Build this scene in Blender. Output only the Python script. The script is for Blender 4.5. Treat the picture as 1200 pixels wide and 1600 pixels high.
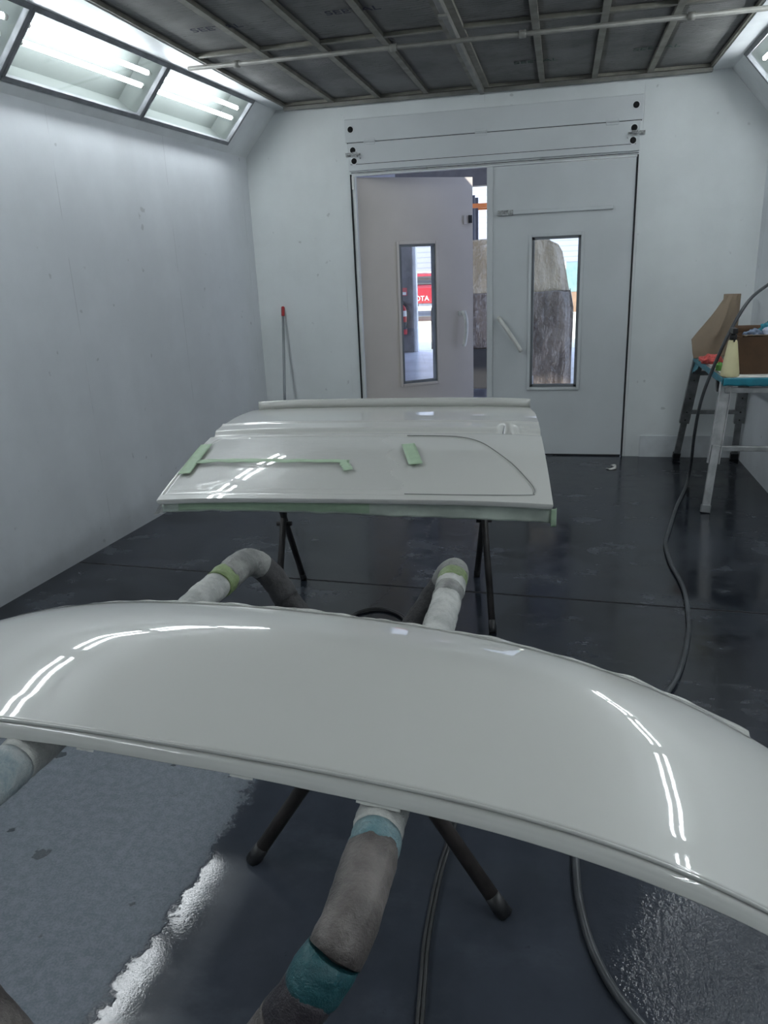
import bpy, math, random
from mathutils import Vector, Matrix, noise
random.seed(7)
for o in list(bpy.data.objects): bpy.data.objects.remove(o)
SC = bpy.context.scene
COL = SC.collection

# ------------------------------------------------------------------ camera, light, exposure
EYE = Vector((0.0, 0.0, 1.55))
YAW, PITCH, ROLL, FPX = -0.232680204, -0.312189807, -0.0433378026, 1188.5
def cam_axes():
    cy, sy, cp, sp = math.cos(YAW), math.sin(YAW), math.cos(PITCH), math.sin(PITCH)
    w = Vector((sy*cp, cy*cp, sp)); r = Vector((cy, -sy, 0)); u = r.cross(w)
    cr, sr = math.cos(ROLL), math.sin(ROLL)
    return cr*r + sr*u, -sr*r + cr*u, w
R_, U_, W_ = cam_axes()
cd = bpy.data.cameras.new('camera'); cam = bpy.data.objects.new('camera', cd); COL.objects.link(cam)
cd.sensor_fit = 'HORIZONTAL'; cd.sensor_width = 36.0; cd.lens = FPX*36.0/1200.0
cd.clip_start = 0.02; cd.clip_end = 200
m = Matrix.Identity(4)
for i in range(3):
    m[i][0] = R_[i]; m[i][1] = U_[i]; m[i][2] = -W_[i]; m[i][3] = EYE[i]
cam.matrix_world = m
SC.camera = cam

world = bpy.data.worlds.new('sky'); SC.world = world; world.use_nodes = True
bg = world.node_tree.nodes['Background']
bg.inputs[0].default_value = (0.62, 0.74, 1.0, 1); bg.inputs[1].default_value = 3.6
sd = bpy.data.lights.new('sun', 'SUN'); sun = bpy.data.objects.new('sun', sd); COL.objects.link(sun)
sd.energy = 9.0; sd.angle = 0.01; sd.color = (1, .95, .85)
sun.location = (6, 10, 12)
sun.rotation_euler = Vector((-0.35, 0.45, -0.8)).to_track_quat('-Z', 'Y').to_euler()
TUBE_POWER = 45.0
SC.view_settings.view_transform = 'Standard'; SC.view_settings.look = 'None'
SC.view_settings.gamma = 1.0; SC.view_settings.use_curve_mapping = False
SC.view_settings.exposure = 0.0

# ------------------------------------------------------------------ material helpers
class NT:
    def __init__(s, name):
        s.mat = bpy.data.materials.new(name); s.mat.use_nodes = True
        s.t = s.mat.node_tree; s.t.nodes.clear()
        s.out = s.t.nodes.new('ShaderNodeOutputMaterial')
    def n(s, typ, **kw):
        nd = s.t.nodes.new(typ)
        for k, v in kw.items(): setattr(nd, k, v)
        return nd
    def put(s, sock, v):
        if isinstance(v, bpy.types.NodeSocket): s.t.links.new(v, sock)
        elif isinstance(v, (tuple, list)) and len(v) == 3 and sock.type == 'RGBA': sock.default_value = (*v, 1)
        else: sock.default_value = v
    def math(s, op, a, b=0.0, c=0.0, clamp=False):
        nd = s.n('ShaderNodeMath', operation=op, use_clamp=clamp)
        for i, v in enumerate((a, b, c)): s.put(nd.inputs[i], v)
        return nd.outputs[0]
    def pos(s):
        g = s.n('ShaderNodeNewGeometry'); return g.outputs['Position']
    def obj(s):
        return s.n('ShaderNodeTexCoord').outputs['Object']
    def xyz(s, v):
        nd = s.n('ShaderNodeSeparateXYZ'); s.put(nd.inputs[0], v); return nd.outputs
    def noise(s, scale, detail=3, rough=.55, vec=None, stretch=None):
        v = vec if vec is not None else s.obj()
        if stretch:
            mp = s.n('ShaderNodeMapping'); s.put(mp.inputs[0], v); mp.inputs['Scale'].default_value = stretch; v = mp.outputs[0]
        nd = s.n('ShaderNodeTexNoise'); s.put(nd.inputs['Vector'], v)
        nd.inputs['Scale'].default_value = scale; nd.inputs['Detail'].default_value = detail; nd.inputs['Roughness'].default_value = rough
        return nd.outputs[0]
    def ramp(s, v, lo, hi):
        nd = s.n('ShaderNodeMapRange', interpolation_type='SMOOTHSTEP'); s.put(nd.inputs[0], v)
        nd.inputs[1].default_value = lo; nd.inputs[2].default_value = hi
        return nd.outputs[0]
    def mix(s, f, a, b):
        nd = s.n('ShaderNodeMix', data_type='RGBA'); s.put(nd.inputs[0], f); s.put(nd.inputs[6], a); s.put(nd.inputs[7], b)
        return nd.outputs[2]
    def lerp(s, f, a, b):
        nd = s.n('ShaderNodeMix', data_type='FLOAT'); s.put(nd.inputs[0], f); s.put(nd.inputs[2], a); s.put(nd.inputs[3], b)
        return nd.outputs[0]
    def bump(s, h, strength=.2, dist=.01):
        nd = s.n('ShaderNodeBump'); s.put(nd.inputs['Height'], h); nd.inputs['Strength'].default_value = strength
        nd.inputs['Distance'].default_value = dist; return nd.outputs[0]
    def bsdf(s, color, rough=.5, metal=0.0, normal=None, **kw):
        b = s.n('ShaderNodeBsdfPrincipled'); s.put(b.inputs['Base Color'], color); s.put(b.inputs['Roughness'], rough)
        s.put(b.inputs['Metallic'], metal)
        if normal is not None: s.put(b.inputs['Normal'], normal)
        for k, v in kw.items(): s.put(b.inputs[k.replace('_', ' ')], v)
        s.t.links.new(b.outputs[0], s.out.inputs[0]); s.b = b
        return s.mat

def simple(name, color, rough=.5, metal=0.0, var=.12, scale=6, bump=0.0, bscale=60, **kw):
    t = NT(name)
    f = t.ramp(t.noise(scale, 4), .3, .7)
    c = t.mix(f, tuple(x*(1-var) for x in color), tuple(min(1, x*(1+var)) for x in color))
    nrm = t.bump(t.noise(bscale, 3), bump, .004) if bump else None
    return t.bsdf(c, rough, metal, nrm, **kw)

def glass_mat(name, tint=(1, 1, 1), dirt=0.0):
    t = NT(name)
    tr = t.n('ShaderNodeBsdfTransparent'); t.put(tr.inputs[0], tint)
    gl = t.n('ShaderNodeBsdfGlossy'); gl.inputs['Roughness'].default_value = .02
    g = t.n('ShaderNodeNewGeometry'); dt = t.n('ShaderNodeVectorMath', operation='DOT_PRODUCT')
    t.put(dt.inputs[0], g.outputs['Normal']); t.put(dt.inputs[1], g.outputs['Incoming'])
    k = t.math('SUBTRACT', 1.0, t.math('ABSOLUTE', dt.outputs['Value']), clamp=True)
    fr = t.math('ADD', .06, t.math('MULTIPLY', .90, t.math('POWER', k, 5.0)), clamp=True)      # thin pane reflects alike from both sides
    mx = t.n('ShaderNodeMixShader'); t.t.links.new(fr, mx.inputs[0]); t.t.links.new(tr.outputs[0], mx.inputs[1]); t.t.links.new(gl.outputs[0], mx.inputs[2])
    sh = mx.outputs[0]
    if dirt:
        df = t.n('ShaderNodeBsdfDiffuse'); df.inputs[0].default_value = (.75, .78, .72, 1)
        m2 = t.n('ShaderNodeMixShader'); t.put(m2.inputs[0], t.math('MULTIPLY', t.ramp(t.noise(9, 4), .35, .75), dirt))
        t.t.links.new(sh, m2.inputs[1]); t.t.links.new(df.outputs[0], m2.inputs[2]); sh = m2.outputs[0]
    t.t.links.new(sh, t.out.inputs[0])
    return t.mat

def film_mat(name, color, alpha, rough=.12, bscale=18, bstr=.5):
    t = NT(name)
    h = t.noise(bscale, 4, .6, stretch=(1, 2.2, 1))
    nrm = t.bump(h, bstr, .02)
    t.bsdf(color, rough, 0, nrm, Alpha=alpha)
    t.put(t.b.inputs['Coat Weight'], .6)
    return t.mat

def emit(name, color, strength):
    t = NT(name); e = t.n('ShaderNodeEmission'); t.put(e.inputs[0], color); e.inputs[1].default_value = strength
    t.t.links.new(e.outputs[0], t.out.inputs[0]); return t.mat

def wall_material(name, base, axis):
    """painted booth sheeting: joints between sheets, overspray grime, orange-peel"""
    t = NT(name)
    p = t.pos(); X = t.xyz(p)
    run = X[axis]
    n1 = t.noise(.9, 4, .55, vec=p); n2 = t.noise(5, 4, .6, vec=p)
    n3 = t.noise(2.2, 3, .5, vec=p, stretch=(1, 1, .12))
    f = t.ramp(t.math('ADD', t.math('ADD', t.math('MULTIPLY', n1, .5), t.math('MULTIPLY', n2, .2)), t.math('MULTIPLY', n3, .3)), .35, .65)
    c = t.mix(f, tuple(x*.90 for x in base), tuple(x*1.05 for x in base))
    # sheet joints every 1.13 m
    d = t.math('ABSOLUTE', t.math('SUBTRACT', t.math('FRACT', t.math('DIVIDE', t.math('ADD', run, 20.37), 1.13)), .5))
    j = t.math('SUBTRACT', 1.0, t.ramp(d, .0008, .003))
    gr = t.ramp(t.noise(3.1, 3, .5, vec=p), .45, .6)
    c = t.mix(t.math('MULTIPLY', j, t.math('MULTIPLY', gr, .35)), c, (.18, .19, .20))
    # darker towards the foot of the wall, and scattered marks
    lo = t.math('SUBTRACT', 1.0, t.ramp(t.math('ADD', X[2], t.math('MULTIPLY', n2, .25)), .05, .40))
    c = t.mix(t.math('MULTIPLY', lo, .30), c, (.20, .20, .20))
    sp = t.ramp(t.noise(14, 2, .4, vec=p), .73, .78)
    c = t.mix(t.math('MULTIPLY', sp, .35), c, (.2, .21, .22))
    h = t.math('ADD', t.math('MULTIPLY', t.noise(140, 2, .5, vec=p), .6), t.math('MULTIPLY', j, -1.0))
    return t.bsdf(c, .42, 0, t.bump(h, .12, .004), Specular_IOR_Level=.35)

def paint_mat(name, base):
    t = NT(name)
    c = t.mix(t.ramp(t.noise(2.0, 2), .3, .7), tuple(x*.985 for x in base), tuple(x*1.015 for x in base))
    n = t.bump(t.noise(420, 2, .5), .010, .001)
    t.bsdf(c, .38, 0, None, Coat_Weight=1.0, Coat_Roughness=.004, Coat_IOR=1.5)
    t.put(t.b.inputs['Coat Normal'], n)
    return t.mat

def floor_material():
    t = NT('painted_concrete')
    p = t.pos(); X = t.xyz(p)
    nb = t.noise(1.3, 5, .6, vec=p); nm = t.noise(5.5, 5, .62, vec=p); nf = t.noise(38, 4, .6, vec=p); ng = t.noise(170, 3, .6, vec=p)
    f = t.ramp(t.math('ADD', t.math('MULTIPLY', nb, .6), t.math('MULTIPLY', nm, .4)), .40, .60)
    c = t.mix(f, (.008, .0102, .0148), (.026, .031, .042))
    # lighter scuffed areas of the old coat
    sc = t.ramp(t.noise(2.1, 6, .68, vec=p, stretch=(1, 1.6, 1)), .50, .68)
    c = t.mix(t.math('MULTIPLY', sc, .60), c, (.055, .064, .077))
    # dull dusty overspray to the left of the near stand with a ragged edge where the coat has peeled
    edge = t.math('ADD', t.math('SUBTRACT', X[0], t.math('MULTIPLY', X[1], .06)), t.math('MULTIPLY', t.math('SUBTRACT', nm, .5), .16))
    edge = t.math('ADD', edge, t.math('MULTIPLY', t.math('SUBTRACT', nf, .5), .05))
    left = t.math('SUBTRACT', 1.0, t.ramp(edge, -1.035, -1.005))
    near = t.math('SUBTRACT', 1.0, t.ramp(t.math('ADD', X[1], t.math('MULTIPLY', t.math('SUBTRACT', nm, .5), .9)), 1.9, 2.6))
    dust = t.math('MULTIPLY', left, near)
    c = t.mix(t.math('MULTIPLY', near, .42), c, (.078, .089, .112))      # lighter tone over the whole near working area
    c = t.mix(t.math('MULTIPLY', dust, .70), c, t.mix(t.ramp(t.math('ADD', t.math('MULTIPLY', nf, .5), t.math('MULTIPLY', ng, .5)), .36, .64), (.135, .168, .198), (.235, .258, .298)))
    # patches where the dust has lifted off
    pk = t.math('MULTIPLY', dust, t.ramp(t.noise(7.5, 4, .55, vec=p), .635, .66))
    c = t.mix(t.math('MULTIPLY', pk, .8), c, (.036, .045, .052))
    # black scuffs and dark spots
    sp = t.ramp(t.noise(11, 5, .7, vec=p), .66, .76)
    c = t.mix(t.math('MULTIPLY', sp, .6), c, (.010, .011, .013))
    # expansion joint across the booth, and one across the far right
    jl = t.math('ABSOLUTE', t.math('SUBTRACT', t.math('ADD', X[1], t.math('MULTIPLY', X[0], .057)), t.math('ADD', 3.437, t.math('MULTIPLY', t.math('SUBTRACT', nf, .5), .016))))
    jm = t.math('SUBTRACT', 1.0, t.ramp(jl, .004, .012))
    c = t.mix(t.math('MULTIPLY', jm, .85), c, (.006, .006, .007))
    # roughness
    r = t.lerp(f, .10, .22)
    r = t.lerp(sc, r, .36)
    r = t.lerp(near, r, t.math('MULTIPLY', r, .42))
    r = t.lerp(dust, r, .52)
    r = t.lerp(pk, r, .22)
    r = t.lerp(jm, r, .95)
    # gritty clear puddle of overspray on the near right
    gx = t.math('SUBTRACT', X[0], .50); gy = t.math('SUBTRACT', X[1], 1.40)
    gd = t.math('SQRT', t.math('ADD', t.math('MULTIPLY', gx, gx), t.math('MULTIPLY', gy, gy)))
    grit = t.math('SUBTRACT', 1.0, t.ramp(t.math('ADD', gd, t.math('MULTIPLY', t.math('SUBTRACT', nm, .5), .4)), .12, .45))
    r = t.lerp(grit, r, .15)
    h = t.math('ADD', t.math('MULTIPLY', ng, .06), t.math('MULTIPLY', nf, .10))
    h = t.math('ADD', h, t.math('MULTIPLY', grit, t.math('MULTIPLY', t.noise(70, 3, .6, vec=p), 4.5)))
    h = t.math('ADD', h, t.math('MULTIPLY', dust, t.math('MULTIPLY', t.noise(120, 3, .6, vec=p), 1.6)))
    h = t.math('ADD', h, t.math('MULTIPLY', left, .8))
    h = t.math('SUBTRACT', h, t.math('MULTIPLY', pk, .9))
    return t.bsdf(c, r, 0, t.bump(h, .22, .006), Specular_IOR_Level=.42)

def filter_material():
    t = NT('filter_mat')
    p = t.pos()
    w = t.n('ShaderNodeTexWave', wave_type='BANDS', bands_direction='Y'); t.put(w.inputs[0], p)
    w.inputs['Scale'].default_value = 9; w.inputs['Distortion'].default_value = 6; w.inputs['Detail'].default_value = 4; w.inputs['Detail Scale'].default_value = 1.6
    crease = t.ramp(w.outputs[1], .90, 1.0)
    n = t.noise(3, 4, .6, vec=p); wv = t.noise(260, 2, .5, vec=p)
    c = t.mix(t.ramp(n, .3, .7), (.20, .20, .197), (.285, .283, .276))
    c = t.mix(t.math('MULTIPLY', crease, t.math('MULTIPLY', t.ramp(t.noise(2.3, 2, .5, vec=p), .4, .6), .55)), c, (.07, .07, .07))
    h = t.math('ADD', wv, t.math('MULTIPLY', crease, -1.5))
    return t.bsdf(c, .95, 0, t.bump(h, .5, .004), Specular_IOR_Level=.1)

M = {}
M['wall_x'] = wall_material('booth_wall_side', (.66, .69, .72), 1)
M['wall_y'] = wall_material('booth_wall_back', (.68, .715, .72), 0)
M['white_trim'] = simple('white_painted_metal', (.67, .70, .71), .42, 0, .07, 4, .06, 90)
M['door_white'] = simple('white_painted_door', (.555, .585, .60), .40, 0, .04, 2, .05, 120)
M['door_warm'] = simple('warm_grey_door', (.54, .50, .465), .42, 0, .04, 2, .05, 120)  # left leaf toned warmer and greyer than the right leaf
M['handle_white'] = simple('overspray_handle', (.62, .63, .60), .45, 0, .08, 20, .1, 80)
M['dark_gap'] = simple('dark_rubber_gap', (.012, .013, .015), .8)
M['groove_shade'] = simple('groove_shade_dark', (.16, .165, .155), .6)
M['gasket'] = simple('grey_window_gasket', (.15, .165, .18), .5)
M['hole'] = simple('black_hole', (.004, .004, .005), .9)
M['scuff'] = simple('scuffed_latch_metal', (.30, .31, .31), .5, .2, .5, 40)
M['floor'] = floor_material()
M['filter'] = filter_material()
M['batten'] = simple('filter_frame_metal', (.19, .185, .155), .55, 0, .25, 8)
M['rail'] = simple('ceiling_rail', (.19, .19, .175), .45, .1, .2, 6)
M['ink'] = simple('filter_print_ink', (.055, .058, .085), .9)
M['inkg'] = simple('filter_print_ink_green', (.065, .10, .085), .9)
M['lamp_frame'] = simple('lamp_frame_grey', (.20, .21, .225), .45, .3, .2, 12, .1, 60)
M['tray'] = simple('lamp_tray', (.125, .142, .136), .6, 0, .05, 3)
M['tube'] = emit('fluorescent_tube', (.91, .955, 1.0), TUBE_POWER)
M['cap'] = simple('tube_cap', (.55, .55, .52), .4, .3)
M['lampglass'] = glass_mat('lamp_glass', (.96, .975, .965), .015)
M['glass'] = glass_mat('door_glass', (.93, .95, .95), .03)
M['paint'] = paint_mat('gloss_offwhite_paint', (.525, .53, .505))
M['paint_in'] = simple('panel_inside', (.40, .41, .39), .5)
M['film'] = film_mat('clear_masking_film', (.70, .70, .68), .15, .10, 14, .35)
M['film_edge'] = film_mat('masking_film_edge', (.66, .66, .62), .75, .2, 30, .6)
M['skirt'] = simple('masking_paper_green_tint', (.50, .56, .49), .5, 0, .16, 9, .25, 40)
M['tape'] = simple('green_masking_tape', (.35, .475, .33), .55, 0, .06, 30, .15, 120)
M['tape_olive'] = simple('olive_green_tape', (.24, .33, .13), .55, 0, .2, 30, .3, 120)
M['steel'] = simple('black_powder_steel', (.032, .030, .030), .5, .2, .4, 14, .12, 90)
M['steel2'] = simple('dark_brown_steel', (.050, .043, .040), .55, .2, .4, 14, .12, 90)
def wrap(name, a, b, rough=.45):
    t = NT(name); v = t.obj()
    n = t.noise(16, 6, .7); n2 = t.noise(60, 4, .6)
    c = t.mix(t.ramp(n, .35, .65), a, b)
    return t.bsdf(c, rough, 0, t.bump(t.math('ADD', t.math('MULTIPLY', n, 1.4), t.math('MULTIPLY', n2, .5)), .75, .010))
M['wrap_pale'] = wrap('pale_tape_wrap', (.36, .37, .355), (.56, .565, .54), .38)
M['wrap_grey'] = wrap('grey_tape_wrap', (.16, .165, .16), (.30, .30, .285), .42)
M['wrap_blue'] = wrap('blue_oversprayed_wrap', (.20, .28, .31), (.44, .47, .47), .4)
M['wrap_taupe'] = wrap('taupe_tape_wrap', (.085, .075, .070), (.175, .156, .146), .45)
M['wrap_teal'] = wrap('teal_tape_wrap', (.085, .185, .21), (.25, .35, .37), .4)
M['wrap_dteal'] = wrap('dark_teal_tape_wrap', (.010, .060, .072), (.026, .110, .125), .4)
M['wrap_green'] = wrap('green_tape_wrap', (.16, .22, .09), (.27, .35, .17), .45)
M['foam'] = wrap('charcoal_foam', (.038, .038, .040), (.072, .070, .072), .8)
M['wrap_dark'] = wrap('dark_plum_wrap', (.026, .022, .028), (.06, .052, .058), .5)
M['rubber'] = simple('black_rubber', (.020, .021, .023), .42, 0, .2, 20)
M['hose'] = simple('grey_rubber_hose', (.055, .060, .066), .36, 0, .25, 14)
M['alu'] = simple('worn_aluminium', (.42, .43, .43), .42, .55, .2, 14, .1, 60)
M['alu_dark'] = simple('dark_aluminium', (.22, .23, .235), .5, .4, .25, 12)  # darker aluminium tone for the far platform legs and small fittings
M['teal_sheet'] = simple('teal_masking_tape', (.018, .20, .27), .42, 0, .2, 10, .2, 60)
M['card'] = simple('brown_cardboard', (.085, .046, .023), .8, 0, .12, 10, .1, 60)
M['card_in'] = simple('cardboard_edge', (.26, .20, .14), .8)
M['kraft'] = simple('kraft_paper', (.215, .165, .115), .75, 0, .08, 5, .25, 25)
M['cream'] = simple('cream_plastic', (.66, .61, .36), .45, 0, .04)
M['black_plastic'] = simple('black_plastic', (.010, .010, .011), .35)
M['rag_blue'] = simple('grey_blue_rag', (.13, .17, .24), .9, 0, .3, 30, .4, 40)
M['rag_pale'] = simple('pale_lilac_rag', (.42, .45, .56), .9, 0, .2, 30, .4, 40)
M['rag_red'] = simple('red_cloth', (.55, .10, .09), .85, 0, .3, 40, .4, 60)
M['rag_green'] = simple('green_packet', (.16, .42, .09), .5, 0, .2, 20)
M['white_paper'] = simple('white_paper', (.62, .61, .58), .8)
M['red_plastic'] = simple('red_plastic', (.36, .018, .022), .4)
M['pole_grey'] = simple('grey_pole', (.22, .235, .25), .4, .3)
M['bristle'] = simple('broom_bristle', (.05, .05, .06), .9, 0, .4, 60)
M['baseboard'] = simple('booth_baseboard', (.54, .57, .59), .5, 0, .10, 6)
# workshop and yard
M['shop_floor'] = simple('workshop_floor', (.58, .61, .74), .30, 0, .15, 2)
M['shop_wall'] = simple('workshop_wall', (.30, .30, .33), .8, 0, .15, 2)
M['pillar'] = simple('grey_pillar', (.17, .158, .165), .8, 0, .25, 5)
M['white_post'] = simple('white_post', (.75, .76, .80), .6)
M['yard'] = simple('pale_concrete', (.72, .71, .56), .9, 0, .06, 3)
M['truck_red'] = simple('red_car_paint', (.32, .010, .022), .3, 0, .06, 3, Coat_Weight=.6)
M['letter_white'] = simple('white_letters', (.85, .80, .80), .5)
M['car_glass'] = simple('dark_car_glass', (.06, .055, .055), .1)
M['tyre'] = simple('tyre', (.02, .02, .02), .8)
M['chrome'] = simple('bumper_white', (.50, .51, .53), .35, .2)
M['bright_red'] = simple('extinguisher_red', (.46, .022, .03), .35)
M['label_white'] = simple('white_label', (.75, .75, .74), .5)
M['rack_orange'] = simple('orange_rack_beam', (.62, .17, .03), .5)
M['rack_dark'] = simple('dark_rack_upright', (.05, .055, .075), .5)
M['roof'] = simple('dark_lintel', (.10, .095, .095), .8)
M['van_body'] = simple('white_van_body', (.55, .53, .48), .35)
def van_film(name, c1, c2, rough=.2):
    t = NT(name)
    n = t.noise(3.2, 4, .6, stretch=(1.8, 1.8, .55)); n2 = t.noise(11, 3, .55)
    c = t.mix(t.ramp(n, .35, .65), c1, c2)
    h = t.math('ADD', n, t.math('MULTIPLY', n2, .4))
    return t.bsdf(c, rough, 0, t.bump(h, 1.0, .09), Coat_Weight=.8, Coat_Roughness=.1)
M['van_paper'] = van_film('beige_masking_sheet', (.26, .205, .130), (.40, .335, .235), .22)
M['van_plastic'] = van_film('brown_plastic_sheet', (.066, .050, .041), (.155, .125, .104), .18)
def cladding():
    t = NT('pale_cladding'); X = t.xyz(t.pos())
    d = t.math('FRACT', t.math('MULTIPLY', X[2], 5.0))
    g = t.ramp(d, .0, .25)
    c = t.mix(g, (.20, .225, .29), (.32, .34, .415))
    return t.bsdf(c, .6)
M['cladding'] = cladding()
M['far_window'] = simple('pale_teal_window', (.21, .32, .32), .2)
M['far_brown'] = simple('brown_base_wall', (.29, .18, .12), .8)

# ------------------------------------------------------------------ mesh helpers
class MB:
    def __init__(s): s.v = []; s.f = []; s.sm = []
    def add(s, vs, fs, smooth=False):
        k = len(s.v); s.v += [Vector(x) for x in vs]
        s.f += [tuple(i+k for i in f) for f in fs]; s.sm += [smooth]*len(fs); return s
    def box(s, a, b, mat=None):
        x0, y0, z0 = a; x1, y1, z1 = b
        vs = [(x0,y0,z0),(x1,y0,z0),(x1,y1,z0),(x0,y1,z0),(x0,y0,z1),(x1,y0,z1),(x1,y1,z1),(x0,y1,z1)]
        if mat is not None: vs = [mat @ Vector(v) for v in vs]
        return s.add(vs, [(0,3,2,1),(4,5,6,7),(0,1,5,4),(1,2,6,5),(2,3,7,6),(3,0,4,7)])
    def obox(s, c, ax, ay, az, h):   # oriented box: centre, unit axes, half sizes
        c = Vector(c); vs = []
        for sz in (-1, 1):
            for sx, sy in ((-1,-1),(1,-1),(1,1),(-1,1)):
                vs.append(c + ax*h[0]*sx + ay*h[1]*sy + az*h[2]*sz)
        return s.add(vs, [(0,3,2,1),(4,5,6,7),(0,1,5,4),(1,2,6,5),(2,3,7,6),(3,0,4,7)])
    def tube(s, pts, rad, seg=12, cap=True, jitter=0.0, seed=0):
        pts = [Vector(p) for p in pts]; n = len(pts)
        rads = rad if isinstance(rad, (list, tuple)) else [rad]*n
        tang = []
        for i in range(n):
            a = pts[max(i-1,0)]; b = pts[min(i+1,n-1)]; tang.append((b-a).normalized())
        ref = Vector((0,0,1)) if abs(tang[0].z) < .9 else Vector((1,0,0))
        nrm = (ref - tang[0]*ref.dot(tang[0])).normalized()
        vs = []; fs = []
        for i in range(n):
            if i: 
                nrm = nrm - tang[i]*nrm.dot(tang[i]); nrm.normalize()
            bi = tang[i].cross(nrm)
            for k in range(seg):
                a = 2*math.pi*k/seg; d = nrm*math.cos(a) + bi*math.sin(a); r = rads[i]
                if jitter: r *= 1 + jitter*(noise.noise((pts[i]+d*.03)*26 + Vector((seed*3.7, seed, 0))) + .55*noise.noise((pts[i]+d*.03)*75 + Vector((seed*1.7, 0, seed))))
                vs.append(pts[i] + d*r)
        for i in range(n-1):
            for k in range(seg):
                fs.append((i*seg+k, i*seg+(k+1)%seg, (i+1)*seg+(k+1)%seg, (i+1)*seg+k))
        s.add(vs, fs, True)
        if cap:
            k = len(s.v)
            s.f.append(tuple(range(k-n*seg+seg-1, k-n*seg-1, -1))); s.sm.append(False)
            s.f.append(tuple(range(k-seg, k))); s.sm.append(False)
        return s
    def lathe(s, prof, c=(0,0,0), seg=24, axis=Vector((0,0,1))):
        c = Vector(c); ref = Vector((1,0,0)) if abs(axis.x) < .9 else Vector((0,1,0))
        a1 = (ref - axis*ref.dot(axis)).normalized(); a2 = axis.cross(a1)
        vs = []; fs = []
        for r, h in prof:
            for k in range(seg):
                a = 2*math.pi*k/seg; vs.append(c + axis*h + (a1*math.cos(a)+a2*math.sin(a))*max(r, 1e-5))
        for i in range(len(prof)-1):
            for k in range(seg):
                fs.append((i*seg+k, i*seg+(k+1)%seg, (i+1)*seg+(k+1)%seg, (i+1)*seg+k))
        return s.add(vs, fs, True)
    def grid(s, fn, nu, nv, smooth=True, keep=None):
        vs = [fn(i/nu, j/nv) for j in range(nv+1) for i in range(nu+1)]
        fs = []
        for j in range(nv):
            for i in range(nu):
                if keep is None or keep((i+.5)/nu, (j+.5)/nv):
                    a = j*(nu+1)+i; fs.append((a, a+1, a+nu+2, a+nu+1))
        return s.add(vs, fs, smooth)
    def prism(s, poly, h, fn):       # poly of 2D points, fn(x,y,t) -> 3D, t in {0,h}
        n = len(poly); vs = [fn(x, y, 0) for x, y in poly] + [fn(x, y, h) for x, y in poly]
        fs = [tuple(range(n-1, -1, -1)), tuple(range(n, 2*n))] + [(i, (i+1)%n, n+(i+1)%n, n+i) for i in range(n)]
        return s.add(vs, fs)
ORG = {}
def build(s, name, mat, parent=None, base=None, bevel=0.0, solid=0.0):
    if parent is not None: base = ORG[parent.name]
    org = Vector(base) if base is not None else Vector((0,0,0))
    me = bpy.data.meshes.new(name); me.from_pydata([v-org for v in s.v], [], s.f); me.update()
    me.polygons.foreach_set('use_smooth', s.sm); me.materials.append(M[mat] if isinstance(mat, str) else mat)
    o = bpy.data.objects.new(name, me); COL.objects.link(o)
    if parent is not None: o.parent = parent
    else: o.location = org
    ORG[o.name] = org
    if bevel:
        b = o.modifiers.new('bevel', 'BEVEL'); b.width = bevel; b.segments = 2; b.limit_method = 'ANGLE'
    if solid:
        b = o.modifiers.new('solid', 'SOLIDIFY'); b.thickness = solid; b.offset = -1
    return o
MB.build = build

def tag(o, label, cat, group=None):
    o['label'] = label; o['category'] = cat
    if group: o['group'] = group
    return o
def struct(o):
    o['kind'] = 'structure'; return o
def thing(name, label, cat, loc, group=None):
    o = bpy.data.objects.new(name, None); COL.objects.link(o); o.location = loc; o.empty_display_size = .1
    ORG[o.name] = Vector(loc)
    return tag(o, label, cat, group)
def smooth_path(pts, n=8):
    P = [Vector(p) for p in pts]; P = [P[0]*2-P[1]] + P + [P[-1]*2-P[-2]]; out = []
    for i in range(1, len(P)-2):
        for k in range(n):
            t = k/n; a, b, c, d = P[i-1], P[i], P[i+1], P[i+2]
            out.append(.5*((2*b) + (c-a)*t + (2*a-5*b+4*c-d)*t*t + (3*b-a-3*c+d)*t**3))
    out.append(P[-2]); return out
def text_mesh(name, body, mat, size, origin, xdir, ydir, parent, depth=.001):
    cu = bpy.data.curves.new(name, 'FONT'); cu.body = body; cu.size = size; cu.extrude = depth; cu.align_x = 'LEFT'
    to = bpy.data.objects.new(name+'_tmp', cu); COL.objects.link(to)
    dg = bpy.context.evaluated_depsgraph_get(); dg.update()
    me = bpy.data.meshes.new_from_object(to.evaluated_get(dg))
    bpy.data.objects.remove(to)
    x = Vector(xdir).normalized(); y = Vector(ydir).normalized(); z = x.cross(y)
    mb = MB(); mb.add([Vector(origin) + x*v.co.x + y*v.co.y + z*v.co.z for v in me.vertices], [tuple(p.vertices) for p in me.polygons])
    return mb.build(name, mat, parent)

# ------------------------------------------------------------------ booth shell
YB = 6.30; YF = -3.2; XR = 1.385; ZC = 2.745
def xl(y): return -2.505 - .06*(YB-y)          # left wall runs very slightly out of square
DX0, DX1, DZ = -1.640, .512, 2.245             # double door opening
struct(MB().box((-3.6, YF-.1, -.12), (1.6, 6.36, 0)).build('floor', 'floor'))
def sidewall(name, xin, sg):
    prof = [(0, 0), (0, 2.425), (.15, 2.425), (.15, 3.05), (.24, 3.05), (.24, 0)]
    mb = MB(); vs = []
    for y in (YF, YB+.1): vs += [Vector((xin(y)+sg*d, y, z)) for d, z in prof]
    n = len(prof); mb.add(vs, [tuple(range(n)), tuple(range(2*n-1, n-1, -1))] + [(i, n+i, n+(i+1)%n, (i+1)%n) for i in range(n)])
    return struct(mb.build(name, 'wall_x'))
sidewall('wall_left', xl, -1); sidewall('wall_right', lambda y: XR, 1)
mbw = MB()
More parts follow.
